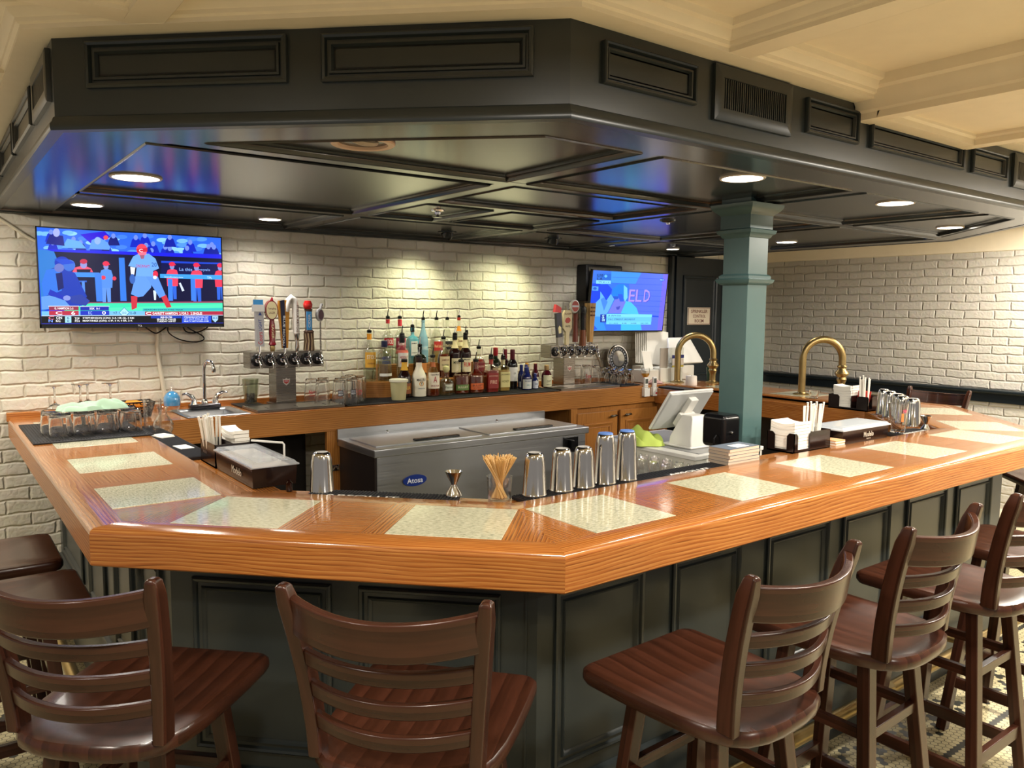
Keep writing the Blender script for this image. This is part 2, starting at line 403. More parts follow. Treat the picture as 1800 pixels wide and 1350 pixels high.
# soffit / bar outlines (left, chamfer, front, chamfer, right), left normal points inside
S = [(.316, YW), (.316, 2.54), (1.335, 1.555), (4.595, 1.555), (5.58, 2.54), (5.58, YW)]
O = [(.316, 4.735), (.316, 2.262), (1.195, 1.383), (4.277, 1.383), (5.156, 2.262), (5.156, 4.735)]

# coffered ceiling
ZC, ZT = 2.375, 2.445
m = MB()
m.box((1.8, 1.4, ZT+.03), (10.2, 7.4, .06), CREAM)
CROWN = [(0, ZC), (0, ZC+.012), (.010, ZC+.016), (.012, ZC+.026), (.024, ZC+.034), (.030, ZC+.048), (.046, ZC+.052), (.050, ZT)]
_bz = [0]
def beam(x0, y0, x1, y1, z=ZC):
    _bz[0] += 1; z += .0007*_bz[0]
    m.box(((x0+x1)/2, (y0+y1)/2, (z+ZT)/2), (x1-x0-.001, y1-y0-.001, ZT-z), CREAM)
    dz = z - ZC
    for a, b in ((((x0, y0), (x1, y0)), 0), (((x1, y0), (x1, y1)), 0), (((x1, y1), (x0, y1)), 0), (((x0, y1), (x0, y0)), 0)):
        if math.dist(*a) < .2: continue
        m.sweep(a, [(-d, zz+dz*(ZT-zz)/(ZT-ZC)) for d, zz in CROWN], CREAM)
out = [(d-.0, z) for d, z in CROWN]
m.sweep(S, [(.05, ZC), (-.075, ZC)] + [(-.075-d, z) for d, z in CROWN], CREAM)      # border that follows the soffit
beam(1.86, -1.9, 1.95, 1.50); beam(.445, -1.9, .535, 2.26); beam(-2.9, 2.20, .50, 2.29); beam(-2.9, 3.02, .25, 3.11); beam(-2.9, .2, 6.6, .29); beam(5.2, -1.9, 5.29, 2.1)
beam(2.66, -1.9, 2.72, 1.555, 2.31); beam(3.40, -1.9, 3.47, 1.555, 2.31); beam(2.66, 1.48, 3.47, 1.555, 2.31); beam(2.66, -1.9, 3.47, -1.82, 2.31)
m.box((3.065, -.17, 2.40), (.72, 3.4, .09), CREAM)
struct('ceiling', m)
m = MB(); m.sweep([(XR, -1.9), (XR, YW)], [(0, 2.12), (.012, 2.125), (.02, 2.16), (.04, 2.19), (.045, 2.21), (.07, 2.25), (.075, 2.30), (.075, 2.46), (0, 2.46)], CREAM)
struct('trim_1', m)
# chair rail on the right wall
m = MB(); m.sweep([(XR, -1.9), (XR, YW)], [(0, .955), (.022, .955), (.022, 1.02), (.03, 1.026), (.055, 1.03), (.06, 1.04), (.06, 1.05), (.05, 1.057), (0, 1.057)], NAVY)
struct('trim_2', m)
m = MB(); m.sweep([(XR, -1.9), (XR, YW)], [(0, 0), (.018, 0), (.018, .10), (.008, .13), (0, .13)], CREAM); struct('baseboard_right', m)
m = MB(); m.sweep([(.5, YW), (-3.1, YW)], [(0, 0), (.018, 0), (.018, .10), (.008, .13), (0, .13)], CREAM); struct('baseboard_back', m)

# dark door in the back wall with raised panels
PANEL = [(0, 0), (0, .010), (.007, .016), (.017, .012), (.022, .004), (.032, .006), (.042, .000)]
m = MB(); m.box((5.90, YW-.018, 1.06), (1.26, .036, 2.12), NAVY)
m.T = seg_T((5.27, YW-.036), (6.53, YW-.036))
for u0, u1 in ((.16, .62), (.70, 1.14)):
    for v0, v1 in ((.2, .98), (1.06, 1.96)): m.frame(u0, v0, u1, v1, PANEL, NAVY)
m.T = Matrix()
dr = struct('door_1', m)
m = MB()
for u in (5.27, 5.33): m.box((u, YW-.045, 1.06), (.03, .03, 2.12), NAVY)
struct('trim_3', m)
sg = thing('wall_sign', 'beige rectangular plaque reading SPRINKLER CONTROL ROOM in dark red on the dark door', 'sign', (5.648, YW-.036, 1.598))
m = MB(); m.box((0, -.006, 0), (.31, .010, .158), mat('sign_beige', '#d8ccb8', .5)); obj('sign_plate', m, sg, .003)
m = MB(); SR = mat('sign_dark_red', '#6d2f2a', .5)
rx90 = Matrix.Rotation(pi/2, 4, 'X')
for i, t_ in enumerate(('SPRINKLER', 'CONTROL', 'ROOM')): m.text(t_, SR, .030, (.225, .175, .120)[i], Matrix.Translation((0, -.0118, .043-.043*i)) @ rx90)
m.T = rx90; m.frame(-.150, -.074, .150, .074, [(0, .0113), (0, .0125), (.004, .0125), (.004, .0113)], SR)
obj('lettering', m, sg)

# ------------------------------------------------------------------ soffit over the bar
so = thing('soffit', 'dark grey green panelled soffit hanging over the whole bar', 'soffit', (0, 0, 0))
ZS, ZR = 2.13, 2.148
m = MB(); m.prism([(p[0], p[1]) for p in off(S, .004)], ZR, 2.37, SOFF, (1, 0)); obj('soffit_ceiling_panel', m, so)
m = MB()
inner = off(S, .19); inner[0] = (.548, YW); inner[1] = (.548, off(S, .19)[1][1]-.03); inner[4] = (5.36, inner[4][1]); inner[5] = (5.36, YW)
Sx = S; n_ = len(S)
for i in range(5):
    m.prism([S[i], S[i+1], inner[i+1], inner[i]], ZS, ZR, SOFF, (S[i+1][0]-S[i][0], S[i+1][1]-S[i][1]))
obj('soffit_border', m, so)
beams = [((.56, 2.455), (5.35, 2.53)), ((.56, 3.80), (5.35, 3.90)), ((1.80, 1.75), (1.89, 4.775)), ((2.985, 1.75), (3.09, 4.775)), ((4.105, 1.75), (4.21, 4.775)), ((1.89, 3.105), (2.985, 3.21)), ((2.28, 3.21), (2.385, 3.80))]
for (x0, y0), (x1, y1) in beams:
    m = MB(); m.box(((x0+x1)/2, (y0+y1)/2, (ZS+ZR)/2+.0003+.0004*beams.index(((x0, y0), (x1, y1)))), (x1-x0, y1-y0, ZR-ZS), SOFF); obj('soffit_beam', m, so)
# a moulding round every coffer
CM = [(0, ZS+.0005), (.004, ZS-.004), (.010, ZS-.002), (.013, ZS+.006), (.016, ZS+.011), (.026, ZS+.013), (.034, ZR)]
rect = lambda x0, y0, x1, y1: [(x0, y0), (x1, y0), (x1, y1), (x0, y1)]
x_ = [.548, 1.80, 1.89, 2.985, 3.09, 4.105, 4.21, 5.36]
ch = lambda x: inner[1][1] + (x-inner[1][0])*(inner[2][1]-inner[1][1])/(inner[2][0]-inner[1][0])
yf = inner[2][1]
cof = [[(inner[2][0], yf), (1.80, yf), (1.80, 2.455), (.548+(2.455-inner[1][1])*(inner[2][0]-.548)/(yf-inner[1][1]), 2.455)],
       rect(1.89, yf, 2.985, 2.455), rect(3.09, yf, 4.105, 2.455), [(4.21, yf), (inner[3][0], yf), (5.27, 2.455), (4.21, 2.455)],
       rect(.548, 2.56, 1.80, 3.80), rect(1.89, 2.53, 2.985, 3.105), rect(1.89, 3.21, 2.28, 3.80), rect(2.385, 3.21, 2.985, 3.80), rect(3.09, 2.53, 4.105, 3.80), rect(4.21, 2.53, 5.36, 3.80),
       rect(.548, 3.90, 1.80, 4.76), rect(1.89, 3.90, 2.985, 4.76), rect(3.09, 3.90, 4.105, 4.76), rect(4.21, 3.90, 5.36, 4.76)]
for c in cof:
    m = MB(); m.sweep(c, CM, SOFF, closed=True); obj('coffer_moulding', m, so)
m = MB(); m.sweep([(5.6, YW), (.3, YW)], [(0, 2.112), (.012, 2.114), (.016, 2.124), (.03, 2.134), (0, 2.134)], SOFF); obj('wall_moulding', m, so)
m = MB()
m.sweep(S, [(.02, ZS-.002), (-.012, ZS-.002), (-.014, ZS+.004), (-.014, ZS+.016), (-.008, ZS+.024), (-.005, ZS+.034), (0, ZS+.038), (0, 2.42), (.03, 2.42)], GREEN); obj('fascia', m, so)
FP = [(0, 0), (0, .012), (.006, .017), (.014, .015), (.018, .004), (.024, .004), (.026, .010), (.034, .010), (.040, .0), (.046, .0)]
def fascia_panel(a, b, u0, u1, v0, v1):
    k_ = .8 if u1-u0 > .45 and v1-v0 > .115 else .6
    m = MB(); m.T = seg_T(a, b); m.frame(u0, v0, u1, v1, [(d*k_, z) for d, z in FP], GREEN); obj('fascia_panel', m, so)
def fascia_vent(a, b, u0, u1, v0, v1):
    m = MB(); m.T = seg_T(a, b); m.frame(u0, v0, u1, v1, [(0, 0), (0, .012), (.006, .014), (.036, .014), (.038, .002)], GREEN)
    v = obj('vent_frame', m, so)
    m = MB(); m.T = seg_T(a, b); m.box(((u0+u1)/2, (v0+v1)/2, .001), (u1-u0-.07, v1-v0-.07, .002), MATTE)
    n = int((u1-u0-.08)/.0095)
    for k in range(n):
        u = u0+.042+(u1-u0-.084)*k/(n-1); m.box((u + random.uniform(-.001, .001), (v0+v1)/2, .006), (.0042, v1-v0-.074, .010), GREEN)
    obj('vent_slats', m, v)
fascia_panel(S[1], S[2], .104, .674, 2.238, 2.360); fascia_panel(S[1], S[2], .769, 1.325, 2.236, 2.357)
c0 = S[2][0]
for u0, u1, v0, v1 in ((1.442, 1.803, 2.235, 2.343), (2.350, 2.662, 2.235, 2.347), (2.748, 3.466, 2.235, 2.335), (3.548, 3.882, 2.234, 2.340)): fascia_panel(S[2], S[3], u0-c0, u1-c0, v0, v1)
fascia_vent(S[2], S[3], 1.882-c0, 2.263-c0, 2.208, 2.368); fascia_vent(S[2], S[3], 3.95-c0, 4.33-c0, 2.215, 2.365)
fascia_vent(S[0], S[1], YW-2.94, YW-2.585, 2.215, 2.36)
for y0, y1 in ((3.58, 2.99), (4.22, 3.63), (4.70, 4.26)): fascia_panel(S[0], S[1], YW-y0, YW-y1, 2.222, 2.345)
fascia_panel(S[3], S[4], .12, .66, 2.236, 2.357); fascia_panel(S[3], S[4], .76, 1.30, 2.236, 2.357)

# ------------------------------------------------------------------ column
co = thing('column', 'square teal green column standing behind the bar with a moulded capital', 'column', (3.016, 2.27, 0)); co['kind'] = 'structure'
sq = lambda h: [(-h, -h), (h, -h), (h, h), (-h, h)]
m = MB(); m.prism(sq(.0695), 0, ZR, TEAL); obj('shaft', m, co, .002)
m = MB(); m.sweep(sq(.0695), [(0, 1.765), (-.008, 1.768), (-.020, 1.778), (-.024, 1.790), (-.012, 1.796), (-.012, 1.806), (-.006, 1.812), (0, 1.815)], TEAL, closed=True); obj('collar', m, co)
m = MB(); m.sweep(sq(.0695), [(0, 1.975), (-.006, 1.978), (-.012, 1.99), (-.022, 1.996), (-.026, 2.010), (-.012, 2.016), (-.012, 2.075), (-.018, 2.082), (-.036, 2.098), (-.044, 2.110), (-.046, 2.124), (-.010, 2.128), (-.010, 2.150), (-.016, 2.166), (0, 2.166)], TEAL, closed=True); obj('capital', m, co)

# ------------------------------------------------------------------ ceiling lights and fittings under the soffit
TRIMW = mat('white_trim_ring', '#d8cfc0', .35)
LENS = mat('lit_lamp_lens', '#fff6e4', .4, emit=14)
def downlight(x, y, r, label, col=(1, .95, .86), e=16, z=ZR):
    t = thing('ceiling_downlight', label, 'ceiling light', (x, y, z), 0, 'recessed lights under the soffit')
    m = MB(); m.lathe([(r, 0), (r, -.004), (r*.97, -.007), (r*.88, -.006), (r*.86, .0)], TRIMW, 28, cap=False); obj('trim_ring', m, t)
    m = MB(); m.lathe([(r*.88, -.0055), (r*.5, -.0085), (0.0001, -.0095)], LENS, 28, cap=False); obj('lamp_lens', m, t)
    l = light('SPOT', 'lamp', (0, 0, -.02), e*1.9, col, .06, (0, 0, -1), 2.75, 1.0); l.parent = t; return t
k = .963
DL = [(.712, 3.50, .095, 'lit round downlight near the left edge of the soffit above the television', 30),
      (.70, 4.60, .075, 'lit downlight nearest the brick wall in the left corner above the television', 16),
      (1.66, 4.62, .065, 'lit downlight beside the wall right of the left television', 17),
      (2.585, 1.973, .085, 'largest bright downlight in front of the column capital', 18),
      (3.723, 1.959, .085, 'lit downlight along the front edge, first one right of the column', 14),
      (5.03, 2.30, .075, 'lit downlight in the corner panel at the far right of the soffit', 7),
      (5.20, 3.55, .075, 'lit downlight just right of the column near the right wall', 4),
      (4.33, 4.58, .06, 'small lit downlight above the right television', 9),
      (5.10, 4.58, .055, 'dim slim downlight in front of the dark door', 12)]
for x, y, r, lb, e in DL: downlight(x*k, y*k, r, lb, e=e)
# the unlit can with a tilted lamp near the front left
t = thing('eyeball_light', 'unlit round recessed light with a pale tilted lamp under the front of the soffit', 'ceiling light', (1.09, 2.225, ZR))
m = MB(); m.lathe([(.098, 0), (.098, -.005), (.094, -.009), (.076, -.008), (.074, 0), (.072, .045), (.0001, .05)], mat('copper_white_ring', '#d9b79a', .3), 30, cap=False); obj('trim_ring', m, t)
m = MB(); m.at(0, .012, .010, rx=.5); m.lathe([(.001, -.012), (.03, -.010), (.052, -.002), (.056, .01), (.03, .03), (.001, .035)], mat('frosted_lamp', '#b8ab98', .5), 24, cap=False); obj('lamp', m, t)
# wall washer eyeballs above the bottles
for x, y, lb, aim, e, col in ((2.78, 4.45, 'small black eyeball spotlight lit white beside the wall above the beer taps', (2.60, YW, 1.15), 27, (1, 1, .64)), (3.60, 4.35, 'grey gimbal spotlight tilted at the wall above the bottles', (3.30, YW, 1.20), 32, (1, 1, .64))):
    t = thing('eyeball_spotlight', lb, 'spotlight', (x, y, ZR))
    m = MB(); m.lathe([(.062, 0), (.062, -.004), (.045, -.008), (.040, 0)], SOFF, 24, cap=False); obj('trim_ring', m, t)
    m = MB(); m.at(0, 0, -.008, rx=.35); m.lathe([(.038, .02), (.040, -.01), (.036, -.026), (.034, -.026)], SOFF, 22, cap=False); h_ = obj('lamp_barrel', m, t)
    m = MB(); m.at(0, 0, -.008, rx=.35); m.lathe([(.034, -.022), (.0001, -.024)], LENS, 22, cap=False); obj('lamp_lens', m, t)
    l = light('SPOT', 'lamp', (0, .012, -.05), e, col, .04, Vector(aim)-Vector((x, y, ZR-.05)), 1.95, 1.0); l.parent = t
t = thing('fire_sprinkler', 'chrome fire sprinkler head hanging in the small square soffit coffer', 'sprinkler', (2.13, 3.50, ZR))
m = MB(); m.lathe([(.036, 0), (.034, -.006), (.016, -.010), (.014, -.02)], CHROME, 20); obj('cup', m, t)
m = MB(); m.lathe([(.006, -.02), (.006, -.032), (.024, -.034), (.024, -.037), (.0001, -.038)], CHROME, 16, cap=False); obj('deflector', m, t)
t = thing('smoke_detector', 'small grey disc fitting in the soffit coffer left of the column', 'detector', (3.34, 3.04, ZR))
m = MB(); m.lathe([(.045, 0), (.043, -.008), (.030, -.014), (.0001, -.016)], SOFF, 20, cap=False); obj('disc', m, t)
m = MB(); m.lathe([(.012, -.014), (.010, -.024), (.0001, -.026)], CHROME, 12, cap=False); obj('sensor', m, t)
# ================================================================== the bar
SEG = lambda p, i: (p[i], p[i+1])
bar = thing('bar_cabinet', 'dark green panelled base under the oak bar top', 'bar', (0, 0, 0))
Bo = [(p[0], min(p[1], YW-.002)) for p in off(O, .215)]; Bo[0] = (Bo[0][0], YW-.002); Bo[-1] = (Bo[-1][0], YW-.002)
m = MB(); m.sweep(Bo, [(0, 0), (0, .966), (.05, .966), (.05, 0), (0, 0)], GREEN); obj('base_wall', m, bar)
m = MB(); m.sweep(Bo, [(0, .0), (-.020, 0), (-.020, .30), (-.014, .316), (0, .322)], GREEN); obj('plinth_board', m, bar)
m = MB(); m.sweep(Bo, [(0, .925), (-.010, .93), (-.014, .945), (-.014, .966), (0, .966)], GREEN); obj('top_moulding', m, bar)
BP = [(0, 0), (0, .008), (.005, .012), (.012, .010), (.016, .003), (.026, .003), (.030, .010), (.036, .006), (.040, .0)]
def base_panel(i, u0, u1): m = MB(); m.T = seg_T(Bo[i], Bo[i+1]); m.frame(u0, .37, u1, .880, BP, GREEN); obj('wall_panel', m, bar)
def base_stile(i, u): m = MB(); m.T = seg_T(Bo[i], Bo[i+1]); m.box((u, .625, .003), (.005, .60, .006), GREEN); obj('stile_bead', m, bar)
yb = Bo[0][1]
for y0, y1 in ((4.60, 3.98), (3.80, 3.40), (3.20, 2.87), (2.77, 2.46)): base_panel(0, yb-y0, yb-y1)
base_panel(1, .07, .485); base_panel(1, .565, .965)
base_stile(1, 1.035)
for x0, x1 in ((1.345, 1.69), (1.815, 2.15), (2.295, 2.675), (2.77, 3.12), (3.255, 3.605), (3.70, 4.06)): base_panel(2, x0-Bo[2][0], x1-Bo[2][0])
for u0, u1 in ((.07, .485), (.565, .965)): base_panel(3, u0, u1)
for k in range(4): base_panel(4, .12+k*.58, .60+k*.58)

bt = thing('bar_counter', 'varnished honey oak bar top inlaid with square stone tiles', 'bar top', (0, 0, 0))
ZB = 1.07
m = MB()
m.sweep(O, [(.0875, ZB-.03), (.022, ZB-.03), (.022, .970), (.004, .970), (0, .974), (0, 1.054)], OAKS); m.sweep(O, [(0, 1.054), (.0015, 1.062), (.006, 1.067), (.012, ZB), (.0875, ZB), (.0875, ZB-.03)], OAK); obj('edge_board', m, bt)
m = MB(); m.sweep(O, [(.393, ZB-.03), (.393, ZB), (.468, ZB), (.474, ZB-.003), (.475, ZB-.009), (.475, ZB-.03)], OAK); obj('inner_board', m, bt)
# field: plain boards at corners, framed planks between the tiles
tiles = []                                   # (centre, direction along the counter)
for y in (2.605, 3.19, 3.775, 4.36): tiles += [((.5565, y), (0, -1)), ((5.472-.5565, y), (0, 1))]
q = .70710678
for c in ((.7155, 2.2025), (1.1375, 1.7805)): tiles += [(c, (q, -q)), ((5.472-c[0], c[1]), (q, q))]
for k in range(5): tiles.append(((1.53+.603*k, 1.6235), (1, 0)))
m = MB(); F0, F1 = off(O, .088), off(O, .393)
for i in range(5):
    u = (F0[i+1][0]-F0[i][0], F0[i+1][1]-F0[i][1])
    m.prism([F0[i], F0[i+1], F1[i+1], F1[i]], ZB-.028, ZB-.0012, OAK, (-u[1], u[0]))
h = .1525
def planks(a, b, d):
    """framed planks from tile edge a to tile edge b"""
    L = hypot(b[0]-a[0], b[1]-a[1]); nx = (-d[1], d[0]); P = lambda s_, w_: (a[0]+d[0]*s_+nx[0]*w_, a[1]+d[1]*s_+nx[1]*w_); fw = .068; g = .0006
    for s0 in (0, L-fw):
        for k in range(2): m.prism([P(s0+fw/2*k+g, -h), P(s0+fw/2*(k+1)-g, -h), P(s0+fw/2*(k+1)-g, h), P(s0+fw/2*k+g, h)], ZB-.02, ZB, OAK, nx)
    for k in range(5):
        w0 = -h+2*h*k/5; m.prism([P(fw+g, w0+g), P(L-fw-g, w0+g), P(L-fw-g, w0+2*h/5-g), P(fw+g, w0+2*h/5-g)], ZB-.02, ZB, OAK, d)
def between(run, d):
    for a, b in zip(run, run[1:]):
        planks((a[0]+d[0]*h, a[1]+d[1]*h), (b[0]-d[0]*h, b[1]-d[1]*h), d)
between([(.5565, y) for y in (4.36, 3.775, 3.19, 2.605)], (0, -1)); between([(4.9155, y) for y in (2.605, 3.19, 3.775, 4.36)], (0, 1))
between([(.7155, 2.2025), (1.1375, 1.7805)], (q, -q)); between([(5.472-1.1375, 1.7805), (5.472-.7155, 2.2025)], (q, q))
between([(1.53+.603*k, 1.6235) for k in range(5)], (1, 0))
obj('field_boards', m, bt)
for c, d in tiles:
    m = MB(); n = (-d[1], d[0]); P = lambda s_, w_: (c[0]+d[0]*s_+n[0]*w_, c[1]+d[1]*s_+n[1]*w_)
    m.prism([P(-h, -h), P(h, -h), P(h, h), P(-h, h)], ZB-.015, ZB+.0008, GRANITE, d); obj('stone_tile', m, bt, .0012)
# sunken service rail along the inside
ZRL = 1.045
Oi = off(O, 0); Oi[0] = (O[0][0], 4.225); Oi[-1] = (O[-1][0], 4.225)
m = MB(); m.sweep(Oi, [(.475, ZB-.012), (.475, ZRL), (.604, ZRL), (.608, ZRL-.004), (.608, .93), (.475, .93), (.475, ZRL-.03)], OAK); obj('service_rail', m, bt)
# backsplash rim where the bar meets the wall, both sides
m = MB(); m.box((.56, 4.757, 1.075), (.50, .044, .048), OAK); obj('rim_board', m, bt, .006)
m = MB(); m.box((4.92, 4.757, 1.075), (.50, .044, .048), OAK); obj('rim_board', m, bt, .006)
# brass foot rail
fr = thing('foot_rail', 'brass foot rail running low along the bar base', 'foot rail', (0, 0, 0))
m = MB(); m.tube([(*p, .19) for p in off(O, .085)], .025, BRASS, 12); obj('rail', m, fr)
for i, s_ in ((1, .3), (1, .7), (2, .12), (2, .34), (2, .56), (2, .8)):
    a, b = off(O, .085)[i], off(O, .085)[i+1]; c, e = Bo[i], Bo[i+1]; f_ = lambda A, B_: (A[0]+(B_[0]-A[0])*s_, A[1]+(B_[1]-A[1])*s_)
    p, p2 = f_(a, b), f_(c, e); m = MB(); m.tube([(p[0], p[1], .19), (p2[0], p2[1], .19)], .014, BRASS, 10); m.lathe([(.031, .165), (.034, .18), (.034, .2), (.031, .215)], BRASS, 14, c=p); obj('bracket', m, fr)

# ================================================================== back counter
bc = thing('back_counter', 'oak back counter with a deep apron along the brick wall', 'counter', (0, 0, 0))
m = MB()
for x0, x1, y0, y1 in ((.795, 1.078, 4.2325, 4.757), (1.392, 4.675, 4.2325, 4.757), (1.078, 1.392, 4.2325, 4.263), (1.078, 1.392, 4.622, 4.757)): m.box(((x0+x1)/2, (y0+y1)/2, ZB-.02), (x1-x0, y1-y0, .036), OAK, 0)
obj('counter_top', m, bc, .002)
m = MB(); m.box(((.795+4.60)/2, 4.243, .999), (4.60-.795, .022, .126), OAKC, 0); obj('apron', m, bc, .002)
m = MB(); m.box(((.80+4.60)/2, 4.768, 1.071), (3.80, .022, .045), OAK, 0); obj('rim_board', m, bc, .003)
m = MB(); m.box((1.876, 4.251, .47), (.092, .03, .94), OAKC, 2); obj('post_board', m, bc, .002)
m = MB(); m.box((1.345, 4.70, .47), (1.07, .03, .94), mat('recess_shade_dark', '#17110d', .6)); obj('back_board', m, bc)  # near-black colour stands in for the shade of the recess
m = MB(); m.box((.86, 4.5, .47), (.04, .5, .93), OAKC, 2); obj('end_board', m, bc)
m = MB(); m.box((4.62, 4.45, .50), (.04, .55, .93), OAKC, 2); obj('end_board', m, bc)
bo = thing('bottle_opener', 'small steel bottle opener screwed to the oak post left of the cooler', 'opener', (1.876, 4.235, .72))
m = MB(); m.box((0, -.004, 0), (.05, .006, .035), CHROME); m.tube([(-.014, -.010, -.01), (-.012, -.024, .008), (.012, -.024, .008), (.014, -.010, -.01)], .004, CHROME, 8); obj('plate', m, bo, .001)
cb = thing('cabinet', 'oak cabinet with two panelled doors under the back counter', 'cabinet', (4.14, 4.24, 0))
m = MB(); m.box((0, .25, .468), (.92, .46, .936), OAKC, 2); m.box((-.43, -.004, .468), (.06, .03, .936), OAKC, 2); obj('carcass', m, cb)
for sx, hx in ((-.205, .14), (.225, -.14)):
    m = MB(); m.box((sx, -.016, .47), (.40, .022, .86), OAKC, 2); d_ = obj('door', m, cb, .003)
    m = MB(); m.T = Matrix.Translation((0, -.027, 0)) @ Matrix(((1, 0, 0, 0), (0, 0, -1, 0), (0, 1, 0, 0), (0, 0, 0, 1)))
    m.frame(sx-.145, .12, sx+.145, .82, [(0, 0), (0, .004), (.008, .012), (.018, .006), (.030, .003), (.034, .006)], OAKC); obj('raised_panel', m, d_)
    m = MB(); m.tube([(sx+hx, -.03, .865), (sx+hx, -.05, .865)], [.005, .006], mat('dark_pewter', '#3a352e', .35, 1), 8); m.tube([(sx+hx-.035, -.052, .866), (sx+hx-.015, -.056, .862), (sx+hx+.015, -.056, .868), (sx+hx+.035, -.052, .864)], [.004, .008, .008, .004], mat('dark_pewter', '#3a352e'), 8); obj('handle', m, d_)

# stainless bottle cooler
cl = thing('bottle_cooler', 'stainless steel chest cooler with two sliding lids under the back counter', 'cooler', (2.655, 3.76, 0))
m = MB(); m.box((0, .225, .46), (1.50, .45, .78), COOLS, 0); obj('body', m, cl, .004)
m = MB(); m.box((-.757, .22, .45), (.012, .44, .80), mat('dark_steel_side', '#3a3230', .35, .8)); obj('side_panel', m, cl)
m = MB(); m.box((0, .225, .872), (1.54, .475, .044), COOLS, 0); obj('rim', m, cl, .006)
m = MB(); m.box((0, .455, .91), (1.54, .016, .075), COOLS, 0)
for rx_ in (-.45, .36): m.at(rx_, .447, .908, rx=pi/2); m.lathe([(.011, 0), (.009, .003), (.0001, .004)], CHROME, 12, cap=False)
m.T = Matrix(); obj('back_upstand', m, cl)
for sx in (-.375, .375):
    m = MB(); m.box((sx, .225, .897), (.70, .34, .010), COOLS, 0); ld = obj('sliding_lid', m, cl, .004)
    m = MB(); m.box((sx+(.06 if sx < 0 else .02), .10, .906), (.30, .035, .014), BLACK); obj('handle', m, ld, .006)
m = MB(); m.at(-.52, -.004, .70, rx=pi/2)
m.prism([(.075*cos(a), .032*sin(a)) for a in [2*pi*k/28 for k in range(28)]], 0, .003, mat('badge_blue', '#16307e', .3)); m.T = Matrix()
m.text('Atosa', mat('badge_white', '#dfe3ee', .4), .030, .10, Matrix.Translation((-.52, -.0076, .70)) @ rx90); obj('badge', m, cl)
m = MB(); m.box((.62, -.006, .79), (.12, .01, .10), BLACK); m.box((.60, -.03, .80), (.02, .05, .05), BLACK); obj('bottle_opener', m, cl, .004)
for lx in (-.68, .68):
    for ly in (.05, .4): m = MB(); m.lathe([(.02, 0), (.02, .07)], CHROME, 12, c=(lx, ly)); obj('leg', m, cl)
